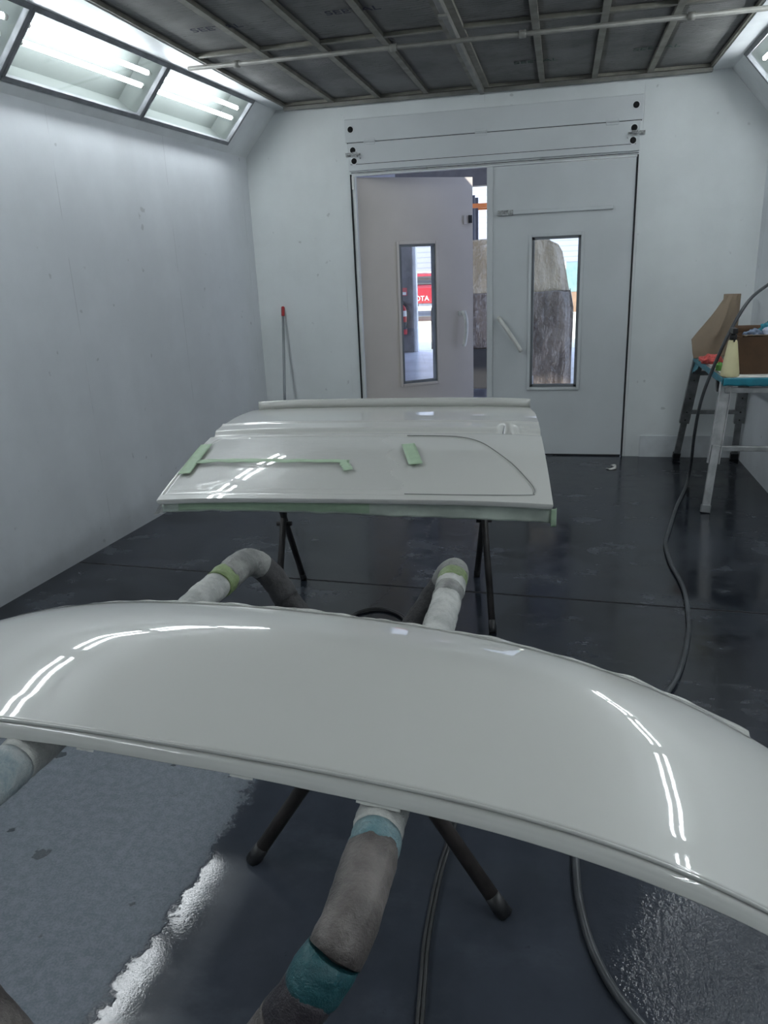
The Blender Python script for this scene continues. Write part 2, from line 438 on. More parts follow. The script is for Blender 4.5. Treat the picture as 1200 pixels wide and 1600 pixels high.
mbw.box((-2.75, YB, 0), (DX0, YB+.06, 3.05)); mbw.box((DX1, YB, 0), (XR+.1, YB+.06, 3.05)); mbw.box((DX0, YB, DZ), (DX1, YB+.06, 3.05))
struct(mbw.build('wall_back', 'wall_y'))
struct(MB().box((-3.5, YF-.1, 0), (XR+.1, YF, 3.05)).build('wall_front', 'wall_y'))
struct(MB().box((-3.5, YF-.1, 3.0), (XR+.12, YB+.1, 3.06)).add([], []).build('ceiling', 'white_trim'))
# inner ceiling margins (pale) either side of the filters, and at the back
FX0, FX1 = -2.135, .965
def xs(y): return xl(y) + .285                 # top of the left slope
mt = MB()
mt.prism([(xs(YF)-.02, YF), (FX0, YF), (FX0, YB), (xs(YB)-.02, YB)], .03, lambda x, y, t: Vector((x, y, ZC+t)))
mt.box((FX1, YF, ZC), (XR-.28, YB, ZC+.03)); mt.box((FX0, 6.235, ZC), (FX1, YB, ZC+.03))
struct(mt.build('trim_1', 'white_trim'))
struct(MB().box((FX0, YF, 2.80), (FX1, YB, 2.83)).build('trim_2', 'filter'))   # mesh deck above the filters
# skirting
struct(MB().box((DX1+.135, YB-.012, 0), (XR, YB, .172)).build('baseboard_back', 'baseboard'))
# slopes carrying the lights: strips below / above the glass and the blank end by the back wall
def slope_frame(side):
    # returns function (y, f, d) -> point; f from 0 bottom of slope to 1 top, d depth behind the face
    if side == 'L':
        def P(y, f, d=0.0):
            e = Vector((.285, 0, .322)); n = Vector((-.322, 0, .285)).normalized()
            return Vector((xl(y), y, 2.423)) + e*f + n*d
    else:
        def P(y, f, d=0.0):
            e = Vector((-.285, 0, .322)); n = Vector((.322, 0, .285)).normalized()
            return Vector((XR, y, 2.423)) + e*f + n*d
    return P
LF0, LF1 = .17, .985                            # glazed part of the slope
END = {'L': 5.90, 'R': 5.90}
PITCHY = 1.165; NFIX = 7
for side, nm in (('L', 'trim_3'), ('R', 'trim_4')):
    P = slope_frame(side); y1 = END[side]; y0 = y1 - NFIX*PITCHY; mb = MB()
    def strip(ya, yb, fa, fb):
        vs = [P(ya, fa), P(yb, fa), P(yb, fb), P(ya, fb), P(ya, fa, .02), P(yb, fa, .02), P(yb, fb, .02), P(ya, fb, .02)]
        mb.add(vs, [(0,1,2,3),(7,6,5,4),(0,4,5,1),(1,5,6,2),(2,6,7,3),(3,7,4,0)])
    strip(y0, y1, -.03, LF0); strip(y0, y1, LF1, 1.03); strip(y1, YB, -.03, 1.03); strip(YF, y0, -.03, 1.03)
    struct(mb.build(nm, 'white_trim'))

# light fixtures: frame, tray, glass, two tubes each
ORD = ['nearest the back wall', 'second from the back wall', 'third from the back wall', 'fourth from the back wall', 'fifth from the back wall', 'sixth from the back wall', 'seventh from the back wall']
for side in 'LR':
    P = slope_frame(side)
    for k in range(NFIX):
        y1 = END[side] - k*PITCHY; y0 = y1 - PITCHY
        root = thing('light_fixture', 'glazed twin fluorescent light on the %s slope, %s' % ('left' if side == 'L' else 'right', ORD[k]), 'light', P((y0+y1)/2, .55), 'glazed lights along the %s slope' % ('left' if side == 'L' else 'right'))
        def slab(mb, ya, yb, fa, fb, da, db):
            vs = [P(ya, fa, da), P(yb, fa, da), P(yb, fb, da), P(ya, fb, da), P(ya, fa, db), P(yb, fa, db), P(yb, fb, db), P(ya, fb, db)]
            mb.add(vs, [(0,1,2,3),(7,6,5,4),(0,4,5,1),(1,5,6,2),(2,6,7,3),(3,7,4,0)])
        fr = MB(); w = .022; fw = .055
        slab(fr, y0, y1, LF0-.03, LF0+fw-.02, -.010, .02); slab(fr, y0, y1, LF1-fw+.02, LF1+.03, -.010, .02)
        slab(fr, y0, y0+w, LF0, LF1, -.010, .02); slab(fr, y1-w, y1, LF0, LF1, -.010, .02)
        fr.build('frame', 'lamp_frame', root, bevel=.003)
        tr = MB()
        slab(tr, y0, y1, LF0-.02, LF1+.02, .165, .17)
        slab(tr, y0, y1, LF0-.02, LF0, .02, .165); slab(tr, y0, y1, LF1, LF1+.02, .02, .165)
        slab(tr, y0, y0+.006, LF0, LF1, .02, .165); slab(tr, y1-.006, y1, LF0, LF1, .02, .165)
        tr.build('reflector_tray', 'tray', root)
        gl = MB(); vs = [P(y0+.01, LF0), P(y1-.01, LF0), P(y1-.01, LF1), P(y0+.01, LF1)]
        gl.add([v for v in vs], [(0, 1, 2, 3)]); gl.build('glass_pane', 'lampglass', root)
        for f in (.565, .755):
            tb = MB(); a = P(y0+.085, f, .042); b = P(y1-.085, f, .042); tb.tube([a, b], .013, 12); t_ = tb.build('fluorescent_tube', 'tube', root)
            d = (b-a).normalized()
            for q0, q1 in ((a-d*.022, a), (b, b+d*.022)): MB().tube([q0, q1], .0145, 12).build('end_cap', 'cap', t_)

# ceiling: filter bays, battens, rails
BX = [FX0, -1.74, -1.380, -1.016, -.610, -.178, .182, .552, FX1]
ROWS = [(4.70, 6.235, 'back row'), (3.16, 4.70, 'second row'), (1.62, 3.16, 'third row'), (.08, 1.62, 'fourth row')]
NUM = ['first', 'second', 'third', 'fourth', 'fifth', 'sixth', 'seventh', 'eighth']
bays = {}
for ri, (ya, yb, rn) in enumerate(ROWS):
    for i in range(8):
        sag = .006 + .006*random.random()
        xa, xb = BX[i]+.012, BX[i+1]-.012
        mb = MB(); mb.grid(lambda u, v: Vector((xa+(xb-xa)*u, ya+.01+(yb-ya-.02)*v, 2.772 - sag*math.sin(math.pi*u)*math.sin(math.pi*v))), 8, 12)
        o = mb.build('ceiling_filter', 'filter', base=((xa+xb)/2, (ya+yb)/2, 2.772), solid=-.015)
        where = {'back row': 'against the back wall', 'second row': 'just before the cross rail', 'third row': 'in the third row from the back', 'fourth row': 'in the fourth row from the back'}[rn]
        tag(o, 'grey ceiling filter mat, %s bay from the left, %s' % (NUM[i], where), 'filter', 'ceiling filter mats')
        bays[(ri, i)] = o
def lettering(ri, i, x, y, mat, size=.088):
    text_mesh('printed_lettering', 'SEETAL', mat, size, (x, y, 2.7585), (1, 0, 0), (0, -1, 0), bays[(ri, i)], .0006)
lettering(1, 0, -1.925, 4.26, 'ink'); lettering(1, 2, -1.19, 4.24, 'ink')
lettering(0, 4, -.345, 5.64, 'inkg'); lettering(0, 6, .385, 5.60, 'inkg')
mb = MB()
for x in BX: 
    if abs(x+.61) > .01: mb.box((x-.019, YF, 2.748), (x+.019, 6.24, 2.79))
for y in (3.16, 1.62, .08, -1.5, 4.70, 6.225): mb.box((FX0, y-.016, 2.752), (FX1, y+.016, 2.79))
mb.box((-.665, YF, 2.750), (-.555, 6.24, 2.79))
struct(mb.build('trim_5', 'batten'))
tk = tag(MB().tube([(FX0-.02, 4.650, 2.690), (-.6, 4.672, 2.690), (FX1+.05, 4.682, 2.690)], .013, 12).build('ceiling_rail', 'rail', base=(-.6, 4.67, 2.69)), 'pale tubular rail crossing the ceiling from side to side', 'rail')
for x in (-1.86, -.94, -.24, .60):
    mb = MB(); y = 4.66+.007*(x+2); mb.lathe([(.0, -.018), (.020, -.018), (.020, .018), (.0, .018)], (x, y, 2.69), 12, Vector((1,0,0))); mb.build('rail_clip', 'rail', tk)
tk = tag(MB().box((-.622, YF, 2.712), (-.592, 6.235, 2.750)).build('ceiling_rail', 'rail', base=(-.607, 4, 2.73), bevel=.004), 'pale flat rail running lengthwise down the middle of the ceiling', 'rail')
for y in (4.28, 3.4): MB().box((-.630, y-.02, 2.700), (-.584, y+.02, 2.714)).build('rail_clip', 'rail', tk)
struct(MB().box((FX0, 6.222, 2.722), (FX1, 6.252, 2.75)).build('trim_6', 'rail', bevel=.004))

# ------------------------------------------------------------------ double doors and header
PY = YB
# frame and gaskets
mb = MB()
mb.box((DX0-.008, PY-.010, 0), (DX0+.004, PY+.055, DZ)); mb.box((DX1-.004, PY-.006, 0), (DX1+.005, PY+.055, DZ))
struct(mb.build('trim_7', 'dark_gap'))
mb = MB(); mb.box((DX0+.004, PY, DZ-.012), (DX1, PY+.055, DZ+.004)); mb.box((DX0+.004, PY, 0), (DX0+.030, PY+.055, DZ-.012))
struct(mb.build('trim_8', 'white_trim'))
struct(MB().box((DX0, PY-.004, 2.254), (DX1+.004, PY+.01, 2.258)).build('trim_9', 'dark_gap'))
# header: fixed plate above, hinged flap below
hp = struct(MB().box((DX0-.03, PY-.012, 2.4705), (DX1+.018, PY, 2.635)).build('trim_10', 'door_white', bevel=.004))
fl = struct(MB().box((DX0-.012, PY-.020, 2.268), (DX1+.006, PY, 2.466)).build('trim_11', 'door_white', bevel=.004))
struct(MB().box((DX0-.018, PY-.0125, 2.465), (DX1+.012, PY, 2.4705)).build('trim_12', 'dark_gap'))
struct(MB().box((DX0+.004, PY-.0215, 2.312), (DX1-.02, PY-.016, 2.3155)).build('trim_13', 'dark_gap'))
for x, z, par, y in ((-1.626, 2.563, hp, PY-.012), (.480, 2.568, hp, PY-.012), (-1.612, 2.415, fl, PY-.020), (-1.606, 2.338, fl, PY-.020), (.474, 2.420, fl, PY-.020), (.470, 2.338, fl, PY-.020)):
    mb = MB(); mb.lathe([(.0, -.001), (.0215, -.001), (.0215, .004), (.0, .004)], (x, y-.002, z), 20, Vector((0,1,0))); mb.build('vent_hole', 'hole', par)
    mb = MB(); mb.lathe([(.0225, 0), (.027, -.002), (.0285, .003)], (x, y-.001, z), 20, Vector((0,1,0))); mb.build('hole_rim', 'white_trim', par)
for x in (-1.478, -.620, .322):
    mb = MB(); mb.box((x-.042, PY-.026, 2.448), (x+.042, PY-.020, 2.463)); mb.box((x-.042, PY-.018, 2.470), (x+.042, PY-.012, 2.492))
    mb.tube([(x-.045, PY-.024, 2.470), (x+.045, PY-.024, 2.470)], .007, 10); mb.build('hinge', 'door_white', fl, bevel=.002)
for x, s in ((-1.60, -1), (.480, 1)):
    mb = MB(); mb.tube([(x-s*.050, PY-.034, 2.385), (x+s*.055, PY-.034, 2.383)], .006, 10); mb.box((x-.020, PY-.030, 2.366), (x+.022, PY-.020, 2.402))
    mb.tube([(x-s*.042, PY-.034, 2.384), (x-s*.050, PY-.046, 2.350)], .005, 8)
    mb.box((min(x+s*.03, x+s*.07), PY-.030, 2.372), (max(x+s*.03, x+s*.07), PY-.004, 2.398)); mb.build('slide_bolt', 'scuff', fl)

def make_leaf(name, mat, O, ax, wid, win, zwin, handle_side):
    """door leaf: O bottom hinge-side corner of the inner face, ax unit vector along the width; inner normal faces the booth"""
    O = Vector(O); ax = Vector(ax); up = Vector((0,0,1)); nb = Vector((ax.y, -ax.x, 0))       # towards the booth
    T = .045; H0, H1 = .012, 2.228
    a0, a1 = win; z0, z1 = zwin
    def P(a, z, d=0.0): return O + ax*a + up*z + nb*d       # d>0 towards the booth
    def slab(mb, aa, ab, za, zb, da, db):
        vs = [P(aa, za, da), P(ab, za, da), P(ab, zb, da), P(aa, zb, da), P(aa, za, db), P(ab, za, db), P(ab, zb, db), P(aa, zb, db)]
        mb.add(vs, [(0,3,2,1),(4,5,6,7),(0,1,5,4),(1,2,6,5),(2,3,7,6),(3,0,4,7)])
    mb = MB()
    slab(mb, 0, a0, H0, H1, -T, 0); slab(mb, a1, wid, H0, H1, -T, 0); slab(mb, a0, a1, H0, z0, -T, 0); slab(mb, a0, a1, z1, H1, -T, 0)
    leaf = struct(mb.build(name, mat, base=O))
    mb = MB(); w = .024
    slab(mb, a0-w, a0, z0-w, z1+w, 0, .010); slab(mb, a1, a1+w, z0-w, z1+w, 0, .010); slab(mb, a0, a1, z0-w, z0, 0, .010); slab(mb, a0, a1, z1, z1+w, 0, .010)
    mb.build('window_frame', mat, leaf, bevel=.003)
    mb = MB(); g = .020
    slab(mb, a0, a0+g, z0, z1, -T, .002); slab(mb, a1-g, a1, z0, z1, -T, .002); slab(mb, a0, a1, z0, z0+g, -T, .002); slab(mb, a0, a1, z1-g, z1, -T, .002)
    mb.build('window_gasket', 'gasket', leaf)
    mb = MB(); slab(mb, a0, a1, z0, z1, -T*.55, -T*.45); mb.build('window_pane', 'glass', leaf)
    return leaf, P, slab, nb, ax
ang = math.radians(33.2)
leaf1, P1, slab1, nb1, ax1 = make_leaf('door_1', 'door_warm', (-1.628, 6.335, 0), (math.cos(ang), math.sin(ang), 0), 1.045, (.362, .690), (.565, 1.715), 1)
mb = MB(); mb.tube(smooth_path([P1(.935, 1.135, 0), P1(.935, 1.135, .045), P1(.945, 1.08, .060), P1(.948, .99, .060), P1(.935, .89, .055), P1(.925, .855, .050)], 6), .0175, 12); mb.build('handle', 'handle_white', leaf1)
mb = MB(); slab1(mb, .90, .975, 1.115, 1.150, 0, .012); mb.build('handle_plate', 'handle_white', leaf1)
mb = MB(); slab1(mb, .955, 1.015, 1.860, 1.930, 0, .012); lk = mb.build('latch_plate', 'door_warm', leaf1, bevel=.002)
mb = MB(); slab1(mb, 1.000, 1.025, 1.868, 1.930, .004, .03); mb.build('latch_bolt', 'black_plastic', lk)
for z in (.3, 1.9):
    mb = MB(); mb.tube([(-1.634, 6.318, z-.05), (-1.634, 6.318, z+.05)], .008, 10); mb.build('hinge', 'white_trim', leaf1)
mb = MB(); mb.box((DX0+.005, PY-.012, 2.135), (DX0+.022, PY, 2.230)); mb.build('hinge_plate', 'label_white', leaf1)

leaf2, P2, slab2, nb2, ax2 = make_leaf('door_2', 'door_white', (-.578, PY+.006, 0), (1, 0, 0), 1.082, (.345, .712), (.566, 1.715), 1)
mb = MB(); slab2(mb, 0, .045, .012, 2.23, 0, .012); mb.build('meeting_stile', 'door_white', leaf2, bevel=.002)
mb = MB(); mb.tube([P2(.100, 1.120, .0), P2(.100, 1.120, .050)], .016, 14); mb.tube(smooth_path([P2(.098, 1.122, .052), P2(.150, 1.050, .056), P2(.225, .940, .056), P2(.278, .858, .056)], 5), .0165, 12); mb.build('handle', 'handle_white', leaf2)
mb = MB(); slab2(mb, .090, .935, 1.885, 1.912, 0, .016); sl = mb.build('door_rail', 'door_white', leaf2, bevel=.003)
mb = MB(); slab2(mb, .085, .20, 1.880, 1.918, .002, .022); mb.build('rail_end', 'scuff', sl, bevel=.002)
mb = MB(); slab2(mb, .0, 1.08, .0, .012, -.04, -.005); mb.build('door_sweep', 'rubber', leaf2)

# ------------------------------------------------------------------ foreground bonnet on its stand
BA = -.0925; BC = Vector((-.455, 1.012, 0)); BZ = .928; BD = .388
bd = Vector((math.cos(BA), math.sin(BA), 0)); bn = Vector((-math.sin(BA), math.cos(BA), 0))
HV = [(0, 0), (.04, .006), (.12, .017), (.3, .037), (.48, .051), (.60, .0545), (.70, .0525), (.80, .0465), (.90, .0375), (1.0, .026)]
def interp(tab, x):
    # smooth (monotone-ish) cubic through the table
    n = len(tab)
    for i in range(n-1):
        if x <= tab[i+1][0] or i == n-2:
            x0, y0 = tab[i]; x1, y1 = tab[i+1]; h = x1-x0
            m0 = (tab[i+1][1]-tab[max(i-1,0)][1])/(tab[i+1][0]-tab[max(i-1,0)][0])
            m1 = (tab[min(i+2,n-1)][1]-tab[i][1])/(tab[min(i+2,n-1)][0]-tab[i][0])
            t = (x-x0)/h
            return (2*t**3-3*t*t+1)*y0 + (t**3-2*t*t+t)*h*m0 + (-2*t**3+3*t*t)*y1 + (t**3-t*t)*h*m1
HS = .80
def bonnet(s, v, dz=0.0):
    near = -BD/2 - .010*s*s; far = BD/2 - .130*s*s
    z = BZ - .034*s*s - .235*s**4 + interp(HV, max(0, min(1, v)))*(1-.25*(s/HS)**2)
    if v > 1: z -= .36*(v-1)*BD
    return BC + bd*s + bn*(near + (far-near)*v) + Vector((0, 0, z+dz))
hood = thing('bonnet_panel', 'freshly painted glossy off-white bonnet panel on the tape-wrapped stand', 'car panel', BC+Vector((0,0,.88)))
mb = MB(); mb.grid(lambda a, b: bonnet(-HS+2*HS*a, b), 160, 90)
mb.build('outer_skin', 'paint', hood, solid=.003)
# folded flange along the near edge: small roll, dark crease, then the turned-down face
def flange(a, b):
    s = -HS+2*HS*a; p = bonnet(s, 0)
    prof = [(0, 0), (.08, -.0030), (.13, -.0042), (.18, -.0050), (.24, -.0085), (.30, -.0092), (.62, -.018), (1, -.027)]
    outs = [(0, 0), (.08, -.0014), (.13, 0.0), (.18, .009), (.24, .009), (.30, .0005), (.62, -.006), (1, -.0095)]
    wav = .004*noise.noise(Vector((s*5, 0, 3.3)))*max(0, b-.5)*2
    return p + bn*interp(outs, b) + Vector((0, 0, interp(prof, b)+wav))
mb = MB(); mb.grid(flange, 160, 24); mb.build('edge_flange', 'paint', hood, solid=.002)
# masking film creeping out around the far edge and lower near edge
def film_far(a, b):
    s = -.62 + 1.36*a
    r = .010 + .016*abs(noise.noise(Vector((s*7, 1.7, 0)))) + .012*max(0, noise.noise(Vector((s*2.3, 5, 1))))
    p = bonnet(s, 1-.03*(1-b)); 
    return p + bn*(r*b) + Vector((0, 0, .0015 - .006*b + .006*b*noise.noise(Vector((s*22, b*2, 0)))))
mb = MB(); mb.grid(film_far, 240, 6); mb.build('masking_film', 'film_edge', hood)
def film_left(a, b):
    s = -.79 + .30*a
    return flange((s+HS)/(2*HS), .55+.45*b) + bn*(-.004 - .004*abs(noise.noise(Vector((s*40, b*3, 2))))) + Vector((0, 0, -.016*b*(.4+.6*noise.noise(Vector((s*9, 0, 4))))))
mb = MB(); mb.grid(film_left, 90, 8); mb.build('masking_film', 'film_edge', hood)
for s0, w_ in ((-.20, .03), (.052, .035), (.235, .06)):
    mb = MB(); mb.grid(lambda a, b: flange((s0+w_*a+HS)/(2*HS), .50+.62*b) + bn*(-.0012-.0016*noise.noise(Vector((a*3+s0*50, b*2, 0)))), 10, 6); mb.build('tape_tab', 'paint' if s0 > .05 else 'film_edge', hood)

def arc_corner(a, b, c, r, n=8):
    a, b, c = Vector(a), Vector(b), Vector(c); d1 = (a-b).normalized(); d2 = (c-b).normalized()
    th = d1.angle(d2); L = r/math.tan(th/2); p = b+d1*L; q = b+d2*L
    out = []
    for i in range(n+1):
        t = i/n; out.append((p*(1-t)+b*t)*(1-t) + (b*(1-t)+q*t)*t)
    return out
def resample(pts, step=.008):
    out = [pts[0]]
    for a, b in zip(pts, pts[1:]):
        k = max(1, int((b-a).length/step))
        for i in range(1, k+1): out.append(a.lerp(b, i/k))
    return out
def cum(pts):
    L = [0]
    for a, b in zip(pts, pts[1:]): L.append(L[-1]+(b-a).length)
    return L
def stand_frame(root, footN, topN, topF, footF, wraps, rw, rl, bend=.07, matl='steel2', seed=0):
    """one U frame: near leg, top bar, far leg; padded over wraps = [(from,to,material,scale)] in metres from the near bend"""
    footN, topN, topF, footF = map(Vector, (footN, topN, topF, footF))
    mid = resample(arc_corner(footN, topN, topF, bend) + arc_corner(topN, topF, footF, bend))
    full = [footN] + mid + [footF]
    n1 = len(mid)
    for foot, first in ((footN, True), (footF, False)):
        end = mid[0] if first else mid[-1]; d = (end-foot).normalized()
        lg = MB(); lg.tube([foot+d*.035, end+d*.02], rl, 14); l = lg.build('leg', matl, root)
        ft = MB(); ft.tube([foot+Vector((0,0,.002)), foot+d*.03, foot+d*.06], [rl*1.10, rl*1.13, rl*1.06], 14); ft.build('rubber_foot', 'rubber', l)
    # core tube and sleeves along near leg / bar / far leg
    dn = (mid[0]-footN).normalized(); df = (mid[-1]-footF).normalized()
    ext = resample([mid[0]-dn*.40] + mid + [mid[-1]-df*.30]); L = cum(ext); z0 = .40
    core = MB(); core.tube([p for p in mid], rl*1.02, 12); core.build('top_tube', matl, root)
    for (a, b, mt_, sc) in wraps:
        pts = [p for p, l in zip(ext, L) if a-.006 <= l-z0 <= b+.006]
        if len(pts) < 2: continue
        n = len(pts); rr = [rw*sc*(.97 if i in (0, n-1) else 1) for i in range(n)]
        w = MB(); w.tube(pts, rr, 36, True, .085, seed); seed += 1
        nm = 'tape_band' if ('green' in mt_ or 'teal' in mt_) else ('foam_sleeve' if 'foam' in mt_ else 'masking_wrap')
        o = w.build(nm, mt_, root)
        o['label'] = {'wrap_green': 'olive green tape band', 'wrap_teal': 'teal tape band', 'wrap_dteal': 'dark teal tape band', 'wrap_taupe': 'grey-brown tape wrap', 'foam': 'charcoal foam sleeve'}.get(mt_, 'pale oversprayed tape wrap')
    return ext, L
st1 = thing('panel_stand', 'folding stand with fat tape-wrapped padded bars under the curved bonnet panel', 'stand', (-.46, 1.1, 0), 'x-frame panel stands')
# right bar (its legs run down to the left)
stand_frame(st1, (-.76, .52, 0), (-.206, .600, .862), (-.226, 1.700, .862), (-.789, 1.573, 0),
    [(-.38, -.06, 'wrap_taupe', 1.02), (-.06, .005, 'wrap_dark', 1.02), (.005, .045, 'wrap_dteal', 1.04), (.045, .182, 'wrap_taupe', 1.03), (.182, .212, 'wrap_teal', 1.03), (.212, .62, 'wrap_pale', 1.03),
     (.62, .93, 'wrap_pale', 1.0), (.93, .975, 'wrap_grey', 1.03), (.975, 1.01, 'wrap_pale', 1.06), (1.01, 1.055, 'wrap_green', 1.05), (1.055, 1.17, 'wrap_grey', 1.06), (1.17, 1.40, 'foam', 1.0)], .0318, .019, .075, seed=3)
stand_frame(st1, (-.10, .49, 0), (-.792, .578, .862), (-.752, 1.715, .862), (-.092, 1.511, 0),
    [(-.38, -.02, 'wrap_taupe', 1.04), (-.02, .13, 'wrap_taupe', 1.03), (.13, .30, 'wrap_blue', 1.06), (.30, .70, 'wrap_pale', 1.03),
     (.70, .975, 'wrap_pale', 1.0), (.975, 1.02, 'wrap_green', 1.05), (1.02, 1.18, 'wrap_grey', 1.05), (1.18, 1.29, 'foam', 1.02), (1.29, 1.42, 'foam', .96)], .033, .019, .09, seed=40)
for y in (.54, 1.60):
    mb = MB(); mb.tube([(-.452, y-.03, .452), (-.452, y+.03, .452)], .012, 12); mb.build('pivot_bolt', 'steel', st1)

# ------------------------------------------------------------------ van door panel on the second stand
VR = math.radians(2.8); vd = Vector((math.cos(VR), math.sin(VR), 0))
VN = Vector((-.700, 2.392, .800)); VF = Vector((-.828, 3.775, .885)); VW = .694
def van0(u, v):
    b = .060*(1-abs(2*min(max(v,0),1)-1.06)**2.2/1.13)
    if v < 0: b = 0
    e = .012*(abs(u)/VW)**4
    return VN.lerp(VF, v) + vd*(u) + Vector((0, 0, max(b, -.02) - e))
WINPOLY = [(-.682, .030), (.41, .026), (.615, .036), (.634, .046), (.638, .066), (.622, .108), (.570, .205), (.500, .305), (.455, .358), (.400, .393), (.320, .410), (.1, .416), (-.640, .416), (-.668, .36), (-.682, .25)]
VL = 1.389
def sd_poly(u, v):
    px, py = u, v*VL; d = 9; inside = False; n = len(WINPOLY)
    for i in range(n):
        ax, ay = WINPOLY[i][0], WINPOLY[i][1]*VL; bx, by = WINPOLY[(i+1)%n][0], WINPOLY[(i+1)%n][1]*VL
        ex, ey = bx-ax, by-ay; wx, wy = px-ax, py-ay
        t = max(0, min(1, (wx*ex+wy*ey)/(ex*ex+ey*ey))); d = min(d, math.hypot(wx-ex*t, wy-ey*t))
        if (ay > py) != (by > py) and px < (bx-ax)*(py-ay)/(by-ay)+ax: inside = not inside
    return -d if inside else d
def sstep(a, b, x):
    t = max(0, min(1, (x-a)/(b-a))); return t*t*(3-2*t)
def van(u, v, detail=True):
    p = van0(u, v)
    if not detail: return p
    dz = -.010*sstep(.430, .462, v) + .018*sstep(.466, .482, v) - .003*sstep(.560, .580, v) - .017*max(0, v-.575)/.293 + .005*math.exp(-((v-.552)/.010)**2)
    if v < .45:
        d = sd_poly(u, v)
        dz += -.0035*(1-sstep(-.006, .004, d)) - .004*math.exp(-(d/.0042)**2)
    if .44 < v < .60 and .48 < u < .68:
        q = 1 - ((u-.565)/.046)**2 - ((v-.467)/.078)**2
        if v > .463: dz -= .034*sstep(0, .75, q)*sstep(.463, .470, v)
        q2 = 1 - ((u-.630)/.022)**2 - ((v-.490)/.020)**2
        dz -= .006*sstep(0, .8, q2)
    return p + Vector((0, 0, dz))
vdoor = thing('van_door_panel', 'off-white sliding van door lying flat, window masked with film and green tape', 'car panel', (-.76, 3.08, .80))
VE = .868
def vskin(a, b):
    v = VE*b; u = (-VW + 2*VW*a)
    k = sstep(.70, VE, v)*.02
    return van(u*(1-k*abs(u)/VW), v)
mb = MB(); mb.grid(vskin, 300, 250); mb.build('outer_skin', 'paint', vdoor)
mb = MB()                                                    # folded rim around the skin
def rim(pts, drop, inn):
    n = len(pts); c = VN.lerp(VF, .45)
    vs = []
    for p in pts:
        d = (c-p); d.z = 0; d.normalize()
        vs += [p, p+Vector((0,0,-.004))+d*-.001, p+Vector((0,0,-drop))+d*inn]
    mb.add(vs, [(3*i+k, 3*i+3+k, 3*i+4+k, 3*i+1+k) for i in range(n-1) for k in (0, 1)], True)
rim([vskin(i/80, 0) for i in range(81)], .018, .006); rim([vskin(0, i/80) for i in range(81)], .020, .006); rim([vskin(1, i/80) for i in range(81)], .020, .006)
mb.build('rim_flange', 'paint', vdoor)
mb = MB()                                                    # far flange standing up
y0 = [(0, 0), (0, .037), (.012, .040), (.016, .034)]
vs = []; N = 60
for i in range(N+1):
    u = -.655 + (.683+.655)*i/N; p = van(u, VE)
    for dy, dz in y0: vs.append(p + (VF-VN).normalized()*dy + Vector((0, 0, dz - .001)))
fs = [(4*i+k, 4*i+4+k, 4*i+5+k, 4*i+1+k) for i in range(N) for k in range(3)]
mb.add(vs, fs, True); mb.build('bottom_flange', 'paint', vdoor, solid=.003)
mb = MB()                                                    # inner frame of the door
mb.grid(lambda a, b: van(-.64+1.28*a, .05+.78*b, False) - Vector((0, 0, .068)), 20, 20)
for (a0, a1) in (((-.64, .05), (.64, .05)), ((.64, .05), (.64, .83)), ((.64, .83), (-.64, .83)), ((-.64, .83), (-.64, .05))):
    mb.grid(lambda a, b: van(a0[0]+(a1[0]-a0[0])*a, a0[1]+(a1[1]-a0[1])*a, False) - Vector((0, 0, .068 - .055*b)), 20, 3)
mb.build('inner_frame', 'paint_in', vdoor, solid=.002)
groove_shade = [van(u, v, False)+Vector((0,0,.0005)) for u, v in [(.16, .4155)] + [WINPOLY[i] for i in (10, 9, 8, 7, 6, 5, 4, 3, 2, 1)] + [(.2, .026)]]
mb = MB(); mb.tube(smooth_path(groove_shade, 10), .0015, 8); mb.build('groove_shade_bead', 'groove_shade', vdoor)  # dark bead painting in the shade of the pressed window groove
# scoop bowl catch behind the handle opening
mb = MB(); mb.tube([van(.545, .472)+Vector((0,0,.004)), van(.548, .50)+Vector((0,0,.002)), van(.553, .53)+Vector((0,0,-.002))], .004, 8); mb.build('handle_lever', 'chrome', vdoor)
# masking film over the window, green tapes
def vfilm(a, b):
    u = -.676 + .92*a; v = .045 + .365*b
    w = noise.noise(Vector((u*4, v*14, 1)))*.5 + noise.noise(Vector((u*11+v*8, v*20, 7)))*.4
    k = min(1, 6*a, 6*(1-a), 8*b, 8*(1-b))
    return van(u, v, False) + Vector((0, 0, .0005 + k*(.0035 + .0065*w*max(.12, 1.0-1.35*a))))
mb = MB(); mb.grid(vfilm, 160, 90, True, lambda a, b: a < .93 - .12*b + .02*math.sin(b*20)); mb.build('masking_film', 'film', vdoor)
def vtape(u0, v0, u1, v1, w, mat='tape', lift=.0085, rag=.0):
    mb = MB(); d = Vector((u1-u0, (v1-v0)*VL)); L = d.length; d /= L; q = Vector((-d.y, d.x))
    def fn(a, b):
        x = u0 + d.x*L*a + q.x*w*(b-.5)*(1+rag*noise.noise(Vector((a*9, b*2, u0)))); y = v0 + (d.y*L*a + q.y*w*(b-.5)*(1+rag*noise.noise(Vector((a*9, b*3, v0)))))/VL
        return van(x, y, False) + Vector((0, 0, lift))
    mb.grid(fn, 40, 4); return mb.build('green_tape', mat, vdoor, solid=.0012)
vtape(-.668, .345, -.655, .130, .050); vtape(-.640, .205, -.030, .195, .030, 'tape', .0095, .8); vtape(-.055, .195, -.02, .140, .035, 'tape', .0102, .6)
vtape(.175, .322, .222, .178, .052, 'tape', .010)
